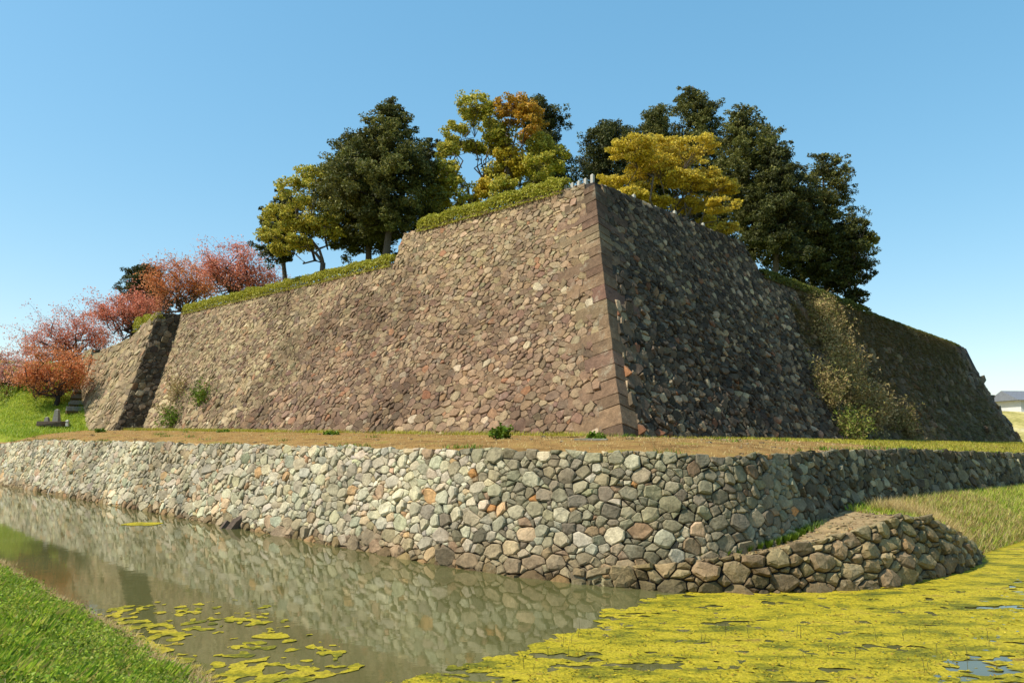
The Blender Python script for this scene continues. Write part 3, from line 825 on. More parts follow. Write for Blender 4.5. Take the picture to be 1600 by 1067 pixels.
def cherry(t):
    bx, by, bz_ = t['base']; root = empty(t['name'], t['base'], t['label'], 'tree'); cl = t['clumps']
    tr = MB(); br = MB(); lowest = min(c[1] for c in cl)
    fork = np.array((bx + .15, by, bz_ + max(.8, lowest * .45)))
    tr.tube([(bx - .15, by, bz_ - .4), (bx - .05, by, bz_ + .3), tuple(fork)], [.32, .24, .2], 7)
    tw = []; cen = []
    for c in cl:
        for rep in range(3):
            e = np.array((bx + c[0] + rng.uniform(-.5, .5) * c[2], by + (rep - 1) * 1.6 + rng.uniform(-.8, .8), bz_ + c[1] + rng.uniform(-.5, .3) * c[3]))
            pts = limb(br, fork, e, .13, .03, -.05, 1.0, 6, 5)
            for _ in range(11):
                a = pts[rng.integers(2, 7)]; b = np.array(e) + rng.normal(0, 1, 3) * (c[2] * .62, c[2] * .5, c[3] * .6); b[2] += .15
                q = limb(br, a, b, .022, .008, .03, .8, 4, 3)
                for f in (1, 2, 3, 4):
                    cen.append((np.array(q[f]) + np.array(q[f - 1])) / 2); cen.append(q[f])
    o = tr.build('trunk', M_BARKD, root, True); o.location = -root.location
    o = br.build('branches', plain('cherry_twig_bark', (.10, .06, .05), .3, 8), root); o.location = -root.location
    cen = np.array(cen); n = 7
    C = np.repeat(cen, n, 0) + rng.normal(0, .28, (len(cen) * n, 3)); col = cols_of(t['pal'], len(C))
    quads_obj('crown', leaves(C, .115, col, .4), M_LEAF, root, col, 3)
TREES = [
 {'kind': 'conifer', 'name': 'hinoki_cypress', 'base': (-11.0, 64, 17.2), 'top': (0.3, 16.36), 'prof': [(15.94, 0.34, 0.7), (13.59, 0.13, 2.36), (11.26, -0.13, 3.68), (8.96, -0.51, 4.88), (6.69, 0.06, 4.8), (5.02, 0.93, 3.42)], 'label': 'tallest dark cypress with bare grey trunk on the left terrace', 'pal': 'hinoki', 'bare': 0.32},
 {'kind': 'conifer', 'name': 'hinoki_cypress', 'base': (-13.15, 69, 17.2), 'top': (-1.4, 15.35), 'prof': [(14.72, -1.38, 0.9), (12.53, -0.86, 3.13), (10.06, -0.93, 3.86), (7.61, -0.55, 4.14), (5.5, -0.19, 3.24)], 'label': 'dark cypress standing behind the tallest one, its trunk just to the left', 'pal': 'hinoki', 'bare': 0.3},
 {'kind': 'conifer', 'name': 'hinoki_cypress', 'base': (-8.04, 71, 17.2), 'top': (-0.26, 15.59), 'prof': [(14.95, -0.22, 0.83), (12.7, -0.48, 1.75), (10.17, -0.17, 2.29), (7.66, 0.1, 2.49), (5.18, 0.55, 2.27), (2.71, 0.45, 1.51)], 'label': 'narrow dark cypress close to the right of the tallest cypress', 'pal': 'dark', 'bare': 0.1},
 {'kind': 'conifer', 'name': 'conifer_tree', 'base': (-21.43, 72, 17.2), 'top': (-0.54, 10.52), 'prof': [(10.06, -0.64, 0.62), (8.46, -0.63, 1.6), (6.56, -0.55, 2.21), (4.67, -0.77, 1.9), (3.3, -0.95, 1.22)], 'label': 'slender dark conifer with thin bare trunk at the left end of the terrace grove', 'pal': 'dark', 'bare': 0.42},
 {'kind': 'broad', 'name': 'camphor_tree', 'base': (-17.12, 68, 17.2), 'clumps': [(-0.29, 10.33, 2.18, 1.26), (-1.95, 8.2, 1.83, 1.37), (1.54, 8.53, 2.18, 1.72), (-3.91, 6.38, 1.49, 1.26), (-1.28, 6.11, 1.6, 1.15), (0.77, 5.53, 1.83, 1.37), (-4.4, 4.41, 1.15, 0.8), (-2.07, 4.2, 1.15, 0.69)], 'label': 'yellow-green broadleaf tree between the slender conifer and the tall cypress', 'pal': 'camphor'},
 {'kind': 'broad', 'name': 'camphor_tree', 'base': (-3.71, 68, 17.2), 'clumps': [(-0.03, 16.46, 1.72, 1.03), (-1.77, 14.72, 1.26, 1.03), (1.46, 15.67, 1.37, 1.15), (-2.33, 12.87, 0.92, 0.92), (2.08, 13.53, 1.26, 1.49), (0.31, 13.82, 1.26, 0.8), (-2.27, 10.13, 1.26, 1.49), (2.4, 10.78, 1.49, 1.49), (-1.08, 8.64, 1.6, 1.15), (-2.83, 8.62, 1.15, 1.37)], 'label': 'open yellow-green camphor tree with sky showing between its branches', 'pal': 'camphor'},
 {'kind': 'broad', 'name': 'camphor_tree', 'base': (-0.07, 66, 17.2), 'clumps': [(-0.11, 15.75, 1.67, 1.22, 1), (1.5, 14.56, 1.45, 1.33, 1), (-0.67, 13.65, 1.33, 1.11), (2.48, 12.66, 1.45, 1.33), (0.61, 11.11, 1.67, 1.33, 2), (-0.36, 11.87, 1.22, 1.11, 2), (2.21, 10.12, 1.56, 1.33), (-2.5, 9.07, 1.0, 0.89, 2), (3.92, 10.9, 1.0, 1.22), (-0.62, 8.62, 1.45, 1.11), (3.35, 8.95, 1.45, 1.0)], 'label': 'camphor tree with orange-tinged crown and bright yellow clumps above the sunlit hedge', 'pal': 'camphor'},
 {'kind': 'conifer', 'name': 'dark_evergreen', 'base': (2.5, 72, 17.2), 'top': (-0.33, 20.23), 'prof': [(19.82, -0.3, 1.48), (18.37, 0.12, 2.32), (16.42, 0.88, 1.69), (14.47, 0.76, 1.87), (11.88, 0.77, 2.79), (9.32, 0.78, 3.4)], 'label': 'dark evergreen rising behind the orange-tinged camphor tree', 'pal': 'dark', 'bare': 0.1, 'round': 1},
 {'kind': 'umbrella', 'name': 'yellow_tree', 'base': (12.08, 59, 19.6), 'clumps': [(-0.21, 8.17, 2.39, 0.8), (-2.78, 6.92, 1.79, 0.8), (2.08, 7.23, 1.99, 0.8), (-4.06, 5.48, 1.3, 0.65), (-1.0, 6.04, 2.09, 0.85), (3.32, 5.87, 1.79, 0.75), (1.01, 4.84, 2.19, 0.8), (-2.04, 4.13, 1.4, 0.65), (4.31, 4.51, 1.4, 0.65), (2.25, 3.44, 1.79, 0.7), (-2.81, 3.39, 1.2, 0.5), (3.75, 2.26, 1.3, 0.65), (-0.54, 3.1, 1.3, 0.6), (4.47, 1.07, 0.9, 0.5)], 'label': 'wide golden-yellow spreading tree on the keep platform', 'pal': 'yellow'},
 {'kind': 'conifer', 'name': 'dark_evergreen', 'base': (9.87, 78, 17.2), 'top': (0.43, 20.37), 'prof': [(19.92, 0.43, 1.7), (18.57, 0.49, 2.98), (16.8, 0.24, 3.54), (15.05, -0.11, 3.53), (12.62, 0.04, 3.35), (9.86, 0.03, 3.34)], 'label': 'round dark evergreen left of the golden-yellow tree', 'pal': 'dark', 'bare': 0.05, 'round': 1},
 {'kind': 'conifer', 'name': 'dark_evergreen', 'base': (15.02, 80, 17.2), 'top': (0.65, 23.09), 'prof': [(22.72, 0.61, 1.22), (20.88, 0.41, 2.09), (18.71, 0.21, 2.6), (15.47, 0.16, 2.93), (11.21, -0.07, 2.74)], 'label': 'olive-dark evergreen directly behind the golden-yellow tree', 'pal': 'hinoki', 'bare': 0.05, 'round': 1},
 {'kind': 'conifer', 'name': 'cedar_tree', 'base': (20.14, 82, 17.2), 'top': (-0.16, 26.29), 'prof': [(25.9, -0.1, 1.08), (24.39, 0.01, 2.36), (22.51, 0.15, 3.03), (19.9, 0.63, 3.91), (16.22, 1.26, 4.6), (11.86, 1.51, 4.22), (8.26, 1.43, 3.5)], 'label': 'tallest cedar on the right, its ragged top above all others', 'pal': 'hinoki', 'bare': 0.1},
 {'kind': 'conifer', 'name': 'hinoki_cypress', 'base': (23.19, 76, 17.2), 'top': (0.59, 21.37), 'prof': [(20.88, 0.67, 1.23), (18.93, 0.91, 2.64), (16.18, 1.13, 3.45), (13.45, 0.95, 4.0), (10.75, 1.46, 3.91), (8.09, 2.19, 3.41), (6.44, 2.46, 2.43)], 'label': 'broad dark cypress just right of the tallest cedar', 'pal': 'hinoki', 'bare': 0.28},
 {'kind': 'conifer', 'name': 'hinoki_cypress', 'base': (25.2, 73, 17.2), 'top': (0.88, 16.07), 'prof': [(15.4, 0.7, 1.11), (13.1, 0.78, 2.2), (10.49, 0.6, 3.04), (7.91, 0.6, 3.43), (5.68, 0.84, 3.11)], 'label': 'dark cypress with bare lower trunk beside the end of the keep wall', 'pal': 'dark', 'bare': 0.33},
 {'kind': 'conifer', 'name': 'hinoki_cypress', 'base': (32.92, 80, 17.2), 'top': (0.47, 17.82), 'prof': [(17.38, 0.63, 1.56), (15.29, 0.61, 2.52), (12.79, 0.54, 2.82), (9.97, 0.83, 3.42), (7.16, 0.88, 3.92), (4.39, 1.21, 3.67)], 'label': 'conical cypress standing apart near the right end of the grove', 'pal': 'hinoki', 'bare': 0.2},
 {'kind': 'conifer', 'name': 'dark_evergreen', 'base': (32.21, 84, 17.2), 'top': (-0.2, 15.57), 'prof': [(14.82, -0.15, 1.16), (12.57, 0.05, 2.52), (9.61, 0.12, 3.41), (6.69, 0.19, 3.21), (4.52, 0.28, 2.31)], 'label': 'low dark evergreen filling the gap before the conical cypress', 'pal': 'dark', 'bare': 0.3, 'round': 1},
 {'kind': 'broad', 'name': 'camphor_tree', 'base': (34.31, 77, 17.2), 'clumps': [(0.74, 7.67, 1.68, 1.55), (1.82, 6.81, 1.03, 1.42, 2), (-0.01, 5.45, 1.68, 1.55), (0.89, 3.79, 1.42, 1.55), (-1.1, 3.11, 1.55, 1.29), (0.46, 1.67, 1.16, 0.78)], 'label': 'rounded tree with pale green clumps at the right end of the grove', 'pal': 'darkcam'},
 {'kind': 'cherry', 'name': 'cherry_tree', 'base': (-30.05, 82, 17.1), 'clumps': [(0.11, 7.06, 2.34, 1.1), (-2.08, 6.33, 2.06, 1.24), (2.46, 5.94, 2.06, 1.24), (-2.69, 4.69, 1.51, 0.96), (-0.27, 5.06, 2.34, 1.1), (3.03, 4.39, 1.79, 0.83), (1.18, 3.8, 2.34, 0.83)], 'label': 'pink-red cherry tree at the left end of the high terrace', 'pal': 'cherry'},
 {'kind': 'cherry', 'name': 'cherry_tree', 'base': (-38.23, 88, 16.2), 'clumps': [(0.07, 7.61, 2.36, 1.03), (-2.27, 6.83, 1.92, 1.03), (2.23, 6.49, 1.92, 1.18), (-3.54, 5.67, 1.48, 0.74), (-0.19, 5.71, 2.66, 1.03), (2.46, 4.97, 1.92, 0.74)], 'label': 'orange-red cherry tree above the protruding bastion', 'pal': 'cherryo'},
 {'kind': 'cherry', 'name': 'cherry_tree', 'base': (-45.99, 92, 14.8), 'clumps': [(-1.78, 5.47, 2.47, 0.92), (1.06, 5.89, 2.16, 1.08), (-3.67, 4.82, 1.39, 0.77), (2.54, 4.72, 1.85, 0.92), (-0.12, 3.91, 2.62, 0.77), (-2.01, 3.27, 1.85, 0.69)], 'label': 'pink cherry tree just left of the bastion top', 'pal': 'cherry'},
 {'kind': 'cherry', 'name': 'cherry_tree', 'base': (-55.15, 95, 12.6), 'clumps': [(1.16, 6.37, 2.7, 0.95), (-1.53, 5.05, 2.86, 1.11), (3.28, 4.77, 2.39, 1.11), (-3.81, 3.66, 2.39, 1.11), (-0.19, 3.29, 3.34, 1.11), (4.21, 2.93, 1.91, 0.95), (-3.64, 1.66, 2.39, 0.95)], 'label': 'large pink cherry tree arching over the grassy slope', 'pal': 'cherry'},
 {'kind': 'cherry', 'name': 'cherry_tree', 'base': (-47.71, 81, 7.0), 'clumps': [(-0.04, 5.8, 2.58, 1.09), (-2.31, 4.55, 2.18, 0.95), (2.09, 4.46, 1.9, 0.95), (-3.19, 3.05, 1.5, 0.68), (-0.2, 3.62, 2.45, 0.95), (1.87, 2.96, 1.5, 0.82)], 'label': 'orange-pink cherry tree with dark trunk low on the grassy slope', 'pal': 'cherryo'},
 {'kind': 'cherry', 'name': 'cherry_tree', 'base': (-55.12, 85, 8.6), 'clumps': [(-0.26, 3.86, 2.42, 1.14), (-2.29, 2.77, 2.14, 1.28), (1.29, 2.45, 1.85, 0.86), (-1.06, 1.01, 2.42, 1.0), (-3.54, 0.99, 2.14, 1.43)], 'label': 'cherry tree cut off by the left edge of the picture', 'pal': 'cherryp'},
 {'kind': 'conifer', 'name': 'dark_evergreen', 'base': (-48.24, 98, 14), 'top': (0.58, 12.16), 'prof': [(11.72, 0.65, 1.37), (10.27, 0.46, 2.49), (8.83, 0.76, 3.1), (7.33, 1.48, 2.48)], 'label': 'small dark conifer peeking out between the cherry trees', 'pal': 'dark', 'bare': 0.1},
]

for t in TREES: {'conifer': conifer, 'broad': broad, 'umbrella': broad, 'cherry': cherry}[t['kind']](t)

# clipped hedges along the wall tops
def hedge(name, S, u0, u1, z, w, h, label, pal, dens=420, inset=.32):
    p0 = S(u0, z, -inset); root = empty(name, p0, label, 'hedge'); L = abs(u1 - u0); n = int(L * dens * 1.7)
    u = rng.uniform(min(u0, u1), max(u0, u1), n); a = rng.uniform(-.15, math.pi + .15, n)
    base = np.array([S(x, z, -inset) for x in u])
    inn = np.array(S(u0, z, -inset - 1.0)) - np.array(S(u0, z, -inset)); inn[2] = 0; inn /= np.linalg.norm(inn)
    hv = np.array([1 + .22 * fbm(x * .8, z, 1.7) + .12 * fbm(x * 2.6, z, 4.2) for x in u]); r = rng.uniform(.72, 1.04, n)
    P = base + inn * (-np.cos(a) * w * .5 * r)[:, None]; P[:, 2] = base[:, 2] - .08 + np.sqrt(np.maximum(np.sin(a), 0)) * h * hv * r
    col = cols_of(pal, n); 
    nr = inn * (-np.cos(a))[:, None]; nr[:, 2] += np.sin(a)
    quads_obj('foliage', leaves(P, .085, col, .3, 1.8, nr * .7), M_LEAF, root, col, 3)
    mb = MB(); 
    for x in np.arange(min(u0, u1), max(u0, u1), .9):
        b = np.array(S(x, z, -inset)); limb(mb, b - (0, 0, .1), b + (0, 0, h * .7), .03, .015, 0, .8, 2, 4)
    o = mb.build('stems', M_BARKD, root); o.location = -root.location; o['kind'] = 'stuff'
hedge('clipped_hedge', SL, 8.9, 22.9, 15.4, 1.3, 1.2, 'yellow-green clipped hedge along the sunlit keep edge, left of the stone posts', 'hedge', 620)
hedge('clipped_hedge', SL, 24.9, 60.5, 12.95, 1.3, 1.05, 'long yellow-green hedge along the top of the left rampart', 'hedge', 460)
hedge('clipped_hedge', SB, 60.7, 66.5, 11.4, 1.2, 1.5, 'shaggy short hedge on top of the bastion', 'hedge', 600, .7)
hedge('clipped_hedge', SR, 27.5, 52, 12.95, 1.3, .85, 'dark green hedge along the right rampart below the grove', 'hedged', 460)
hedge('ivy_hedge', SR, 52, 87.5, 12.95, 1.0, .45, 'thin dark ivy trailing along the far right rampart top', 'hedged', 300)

# stone fence posts round the keep platform
ORD = ['first', 'second', 'third', 'fourth', 'fifth', 'sixth', 'seventh', 'eighth', 'ninth', 'tenth', 'eleventh', 'twelfth']
def post(p, h, w, label, group):
    root = empty('stone_post', p, label, 'post', group); mb = MB()
    mb.box((p[0], p[1], p[2] + h / 2 - .1), (w, w, h), aL, .008); mb.build('shaft', M_POST, root, origin=p)
    mb = MB(); x, y, z = p[0], p[1], p[2] + h - .1; c = w / 2
    co, si = math.cos(aL), math.sin(aL); q = [(x + a * co - b * si, y + a * si + b * co, z) for a, b in ((-c, -c), (c, -c), (c, c), (-c, c))]
    mb.add(q + [(x, y, z + .09)], [(0, 1, 4), (1, 2, 4), (2, 3, 4), (3, 0, 4)]); mb.build('cap', M_POST, root, origin=(x, y, z))
for k in range(5):
    u = 7.0 + k * .52; post(SL(u, 15.5, -.42), (.82, .68, .64, .62, .6)[k], .19, ORD[k] + ' stone post from the keep corner along the sunlit edge', 'stone posts at the keep corner')
for k, u in enumerate((8.2, 8.9, 9.7, 11.4, 13.1, 14.0, 16.5, 18.3, 20.5, 21.6, 23.4)):
    post(SR(u, 15.5, -.40), (.3, .28, .34, .5, .28, .32, .55, .3, .52, .28, .3)[k] + .1, .19, ORD[k] + ' stone post from the keep corner along the shaded edge', 'stone posts on the shaded edge')

# dry brush hanging on the shaded wall
def tuft_blades(P, h, w, lean_, pal, mat, name, parent=None, kind=None, bend=.5, nrm=None, tri=True):
    """thin tapering blades: each a triangle pair (quad)"""
    n = len(P); a = rng.uniform(0, 2 * math.pi, n); d = np.stack([np.cos(a), np.sin(a), np.zeros(n)], 1)
    hh = (h * rng.uniform(.5, 1.3, n))[:, None] if np.ndim(h) == 0 else (h * rng.uniform(.5, 1.3, n))[:, None]; up = np.array((0, 0, 1.0)) if nrm is None else nrm
    side = np.stack([-np.sin(a), np.cos(a), np.zeros(n)], 1) * w
    mid = P + up * hh * .6 + d * hh * lean_ * .35; tip = P + up * hh + d * hh * lean_
    Q = np.stack([P - side, P + side, tip], 1) if tri else np.stack([P - side, P + side, mid + side * .6, tip], 1)
    col = cols_of(pal, n); o = quads_obj(name, Q, mat, parent, col, 3 if tri else 4)
    if kind: o['kind'] = kind
    return o
def brush(name, u, z, w, h, nst, pal, label, leafpal=None, S=SR):
    c = S(u, z, .0); root = empty(name, c, label, 'bush'); mb = MB(); tips = []
    nrm = np.array(S(u, z, 1.0)) - np.array(c)
    for k in range(nst):
        uu, zz = u + rng.normal(0, .35) * w, max(.0, z + rng.normal(0, .35) * h); a = np.array(S(uu, zz, -.05))
        for q in range(3):
            e = a + nrm * rng.uniform(.2, .75) + rng.normal(0, .55, 3) + (0, 0, rng.uniform(.1, .9))
            pts = limb(mb, a, e, .012, .004, .08, 1.2, 4, 3)
            for p in pts[1:]:
                tips.append(p)
                for _ in range(1): limb(mb, p, np.array(p) + rng.normal(0, .28, 3) + (0, 0, .1), .006, .003, 0, .5, 2, 3)
    m = plain('brush_twig', (.24, .17, .09), .35, 6); o = mb.build('twigs', m, root); o.location = -root.location
    T = np.array(tips); n = 9
    C = np.repeat(T, n, 0) + rng.normal(0, .22, (len(T) * n, 3)); col = cols_of(leafpal or pal, len(C))
    quads_obj('foliage', leaves(C, .09, col, .1, 2.4), M_TWIG, root, col, 3)
brush('dry_bush', 36.5, 10.4, 4.4, 3.0, 56, 'brush', 'tan dry brush high on the shaded rampart', 'thatch')
brush('dry_bush', 36.5, 6.9, 5.2, 3.2, 72, 'straw', 'straw-coloured dry brush halfway down the shaded rampart', 'brush')
brush('dry_bush', 33.0, 3.6, 5.0, 2.8, 74, 'brush', 'thick brownish shrub with some green low on the shaded rampart', 'thatch')
brush('dry_bush', 38.0, 2.2, 4.2, 2.2, 62, 'straw', 'pale twiggy bush at the foot of the shaded rampart', 'brush')
brush('leafy_bush', 30.0, .6, 3.4, .7, 34, 'weed', 'low green bush at the foot of the shaded rampart', 'thatchg')
brush('dry_bush', 42.5, .9, 2.4, 1.3, 36, 'brush', 'rounded brown bush standing rightmost along the rampart foot', 'thatch')
brush('dry_bush', 28.6, 3.6, 1.6, 3.6, 30, 'brush', 'thin strip of dry growth edging the bare shaded stones', 'thatch')
# dry thatch that hides the stones of the far right rampart
n = 125000; u = rng.uniform(27, 90, n); z = rng.uniform(0, 13, n)
dens = np.array([fbm(a * .22, b * .28, 7.7) for a, b in zip(u, z)])
lim = np.interp(u, [27, 32, 38, 72, 80, 90], [-.8, .0, .95, .95, .4, -.4])
keepm = (dens < lim) & (u < 91 - .267 * z) & (u > 28 + np.abs(z - 3) * .35); u, z = u[keepm], z[keepm]
P = np.array([SR(a, b, .04) for a, b in zip(u, z)])
nr = np.array((dR[1] * .6, -dR[0] * .6, -.35))
P_o = tuft_blades(P, .5, .036, .9, 'thatch', M_TWIG, 'dry_growth', nrm=nr, kind='stuff')
tag(P_o, 'mat of brown dry grass and vines over the far right rampart', 'dry grass')

# growth on the sunlit wall foot and weeds on the ledge
def weed(p, w, h, label, n=260, pal='weed', cat='weed', name='weed_clump', blade=False):
    root = empty(name, p, label, cat); mb = MB(); C = []
    for k in range(14):
        a = rng.uniform(0, 6.28); e = np.array(p) + (math.cos(a) * w * rng.uniform(.2, 1), math.sin(a) * w * rng.uniform(.2, 1), h * rng.uniform(.4, 1))
        pts = limb(mb, p, e, .012, .005, .1, .5, 3, 3); C += [q for q in pts[1:]]
    mb.build('stems', M_BARK, root).location = -root.location
    C = np.repeat(np.array(C), n // 14, 0); C = C + rng.normal(0, .12 * max(w, .4), C.shape); C[:, 2] = np.maximum(C[:, 2], p[2])
    col = cols_of(pal, len(C)); quads_obj('foliage', leaves(C, .10, col, .5, 1.8), M_GRASS, root, col, 3)
weed((-.5, 33.0, 4.12), .55, .5, 'bright green weed clump on the ledge below the middle of the keep wall')
weed((3.35, 31.6, 4.06), .5, .35, 'green weeds beside the ledge steps near the keep corner')
weed((-10.4, 44.2, 4.1), .55, .35, 'green weed tuft on the ledge below the left rampart')
weed((-20.7, 55.6, 4.1), .6, .4, 'leafy weed tuft near the left part of the ledge')
weed((-35.3, 66.5, 4.2), .6, .4, 'small weed tuft on the ledge in front of the bastion')
# a few stone steps let into the ledge
ls = empty('ledge_steps', (2.9, 30.6, 4.0), 'three mossy stone steps let into the ledge near the keep corner', 'steps')
for k in range(3):
    mb = MB(); p = (2.9 + .12 * k, 29.6 + .45 * k, 3.98 + .07 * k); mb.box(p, (1.3, .4, .16), -.3, .02); mb.build('step', M_STEP, ls, origin=p)
# green growth on the sunlit stones
for (u, z, w, h, lab) in ((52, 3.6, 1.2, 1.6, 'brown dry creeper on the left rampart near the bastion'), (49.5, 1.0, 1.6, .5, 'green creeper at the foot of the left rampart'), (46, 3.0, .8, 1.0, 'small green creeper patch on the left rampart')):
    brush('wall_creeper', u, z, w, h, 9, 'brush', lab, 'brush' if 'brown' in lab else 'weed', SL)

def scatter_blades(name, fn, n, h, w, lean_, pal, label, cat):
    P = np.array([fn() for _ in range(n)]); o = tuft_blades(P, h, w, lean_, pal, M_GRASS, name, kind='stuff'); return tag(o, label, cat)
# grass along the wall foot
def foot_l():
    u = R_.uniform(0, 56); b = -R_.random() ** 2 * 1.6 - .1 - .2; k = fbm(u * .3, 2.2)
    if k < -.05 and R_.random() < .8: u = R_.uniform(28, 56)
    return ub(u, b, 4.22 + .006 * u)
scatter_blades('foot_grass', foot_l, 14000, .28, .018, .7, 'hedge', 'strip of short grass along the foot of the sunlit walls', 'grass')
def foot_r():
    u = R_.uniform(2, 90); p = C0 + dR * u - dL * (.2 + R_.random() ** 2 * 2.2); return np.array((p[0], p[1], 4.2 - .001 * u))
scatter_blades('foot_grass', foot_r, 9000, .18, .02, .7, 'hedge', 'strip of yellowish grass along the foot of the shaded wall', 'grass')
# short mown blades over the ledge
def ledge_pt():
    i = R_.random(); return np.array(ledge_fn(i, R_.random())) + (0, 0, -.02)
scatter_blades('ledge_grass', ledge_pt, 26000, .09, .016, .8, 'straw', 'short mown straw-coloured grass on the ledge', 'grass')
def ledge_pr():
    i = R_.uniform(.62, 1); p = np.array(ledge_fn(i, R_.random())); return p
P = np.array([ledge_pr() for _ in range(26000)]); m = ((P[:, 0] - C0[0]) * dR[0] + (P[:, 1] - C0[1]) * dR[1]) > 8.5
tag(tuft_blades(P[m], .14, .02, .6, 'hedge', M_GRASS, 'ledge_grass', kind='stuff'), 'yellow-green longer grass on the right part of the ledge', 'grass')
cl_ = []
for _ in range(170):
    i_ = R_.random(); q = np.array(ledge_fn(i_, R_.choice((R_.random(), .02 + .1 * R_.random(), .9 + .1 * R_.random())))); k_ = R_.randint(12, 46)
    cl_.append(q + rng.normal(0, 1, (k_, 3)) * (.22, .22, 0))
tag(tuft_blades(np.concatenate(cl_), .17, .02, .8, 'weed', M_GRASS, 'ledge_tufts', kind='stuff'), 'scattered small green tufts growing on the ledge', 'grass')
mb = MB()
for _ in range(260):
    q = ledge_fn(R_.random(), R_.random()); s = R_.uniform(.04, .13); mb.box(q, (s * 1.4, s, s * .7), R_.uniform(0, 3), s * .25, pick(R_, PAL_BASE))
tag(mb.build('ledge_pebbles', M_MOAT), 'small stones lying scattered on the ledge', 'gravel', kind='stuff')
# hillside grass
def hill_pt():
    u = R_.uniform(58, 88); b = R_.uniform(-10.2, 4); return ub(u, b, hill_z(u, b) + .02)
scatter_blades('hill_grass', hill_pt, 26000, .26, .025, .6, 'grass', 'green grass over the slope under the cherry trees', 'grass')
# berm and right bank
bank_r = lambda: np.array(berm_fn(R_.uniform(fr - .02, .62), R_.uniform(.02, 1)))
scatter_blades('bank_grass', bank_r, 36000, .24, .013, .8, 'bankg', 'green and yellow grass on the bank below the shaded moat wall', 'grass')
scatter_blades('dry_reeds', lambda: np.array(berm_fn(fr - .01 + abs(R_.gauss(0, .022)), R_.uniform(.0, .8))), 3600, .42, .010, 1.0, 'straw', 'dry brown reeds leaning over the bank right of the berm', 'reeds')
scatter_blades('bank_straw', lambda: np.array(berm_fn(R_.uniform(fr, .6) if R_.random() < .5 else fr + R_.random() * .12, R_.uniform(.02, 1))), 15000, .26, .012, .9, 'straw', 'dead straw mixed through the grass of the right bank', 'grass')
def berm_g():
    i = R_.gauss(.062, .012); return np.array(berm_fn(max(.01, i), R_.uniform(.72, 1)))
scatter_blades('berm_grass', berm_g, 3600, .22, .014, .6, 'weed', 'green grass strip on the berm at the foot of the grey wall', 'grass')

# near bank: grass, clover and straw at the edge
def nb():
    while True:
        t = R_.uniform(-10, 24); d = 1.15 + .8 * abs(fbm(t * .8, 2.7)) + R_.random() ** 1.2 * 11
        p = bank_pt(t, d)
        if p[1] > 3 and -.75 < p[0] / p[1] < -.05: return np.array(p)
P = np.array([nb() for _ in range(120000)])
P = P[np.array([fbm(a * 1.1, b * 1.1, 5.5) > -.28 or R_.random() < .35 for a, b, c in P])]
hv = np.array([max(.4, 1 + 1.3 * fbm(a * .9, b * .9, 1.1)) for a, b, c in P]) * .125
tag(tuft_blades(P, hv, .0055, .75, 'bankg', M_GRASS, 'bank_turf', kind='stuff', tri=False), 'lush green grass on the near bank in the lower left corner', 'grass')
cen = np.array([nb() for _ in range(1900)]); k = 34
C = np.repeat(cen, k, 0) + rng.normal(0, 1, (len(cen) * k, 3)) * (.16, .16, .05) + (0, 0, .10)
col = cols_of('grass', len(C)) * np.repeat(rng.uniform(.45, 1.15, len(cen)), k)[:, None]
o = quads_obj('clover', leaves(C, .034, col, 1.5, 1.1), M_GRASS, None, col, 3); o['kind'] = 'stuff'
tag(o, 'clover leaves scattered through the grass of the near bank', 'clover')
def nb_edge():
    t = R_.uniform(-3, 22); return np.array(bank_pt(t, R_.uniform(.35, 1.75)))
P = np.array([nb_edge() for _ in range(17000)])
P = np.concatenate([P, np.array([nb() for _ in range(9000)])])
tag(tuft_blades(P, .14, .006, .9, 'straw', M_GRASS, 'edge_straw', kind='stuff'), 'dry straw along the waterline of the near bank', 'grass')

# ------------------------------------------------------------------ algae on the water
def field_mesh(name, f, x0, x1, y0, y1, step, mat, z=.012, zf=None):
    """sheet over the region where f > 0, outline cut exactly along f = 0"""
    nx, ny = int((x1 - x0) / step), int((y1 - y0) / step)
    X = [x0 + i * step for i in range(nx + 1)]; Y = [y0 + j * step for j in range(ny + 1)]
    A = [[f(x, y) for y in Y] for x in X]; V = []; F = []; idx = {}
    def vid(x, y):
        k = (round(x, 4), round(y, 4))
        if k not in idx: idx[k] = len(V); V.append((x, y, z + (zf(x, y) if zf else 0)))
        return idx[k]
    for i in range(nx):
        for j in range(ny):
            q = [(X[i], Y[j], A[i][j]), (X[i + 1], Y[j], A[i + 1][j]), (X[i + 1], Y[j + 1], A[i + 1][j + 1]), (X[i], Y[j + 1], A[i][j + 1])]
            s = sum(c[2] > 0 for c in q)
            if s == 0: continue
            if s == 4: F.append(tuple(vid(a, b) for a, b, _ in q)); continue
            out = []
            for a, b in zip(q, q[1:] + q[:1]):
                if a[2] > 0: out.append(vid(a[0], a[1]))
                if (a[2] > 0) != (b[2] > 0):
                    t = a[2] / (a[2] - b[2]); out.append(vid(a[0] + (b[0] - a[0]) * t, a[1] + (b[1] - a[1]) * t))
            out = [v for k, v in enumerate(out) if v != out[k - 1]]
            if len(out) >= 3: F.append(tuple(out))
    return mesh_obj(name, V, F, mat, smooth=True)
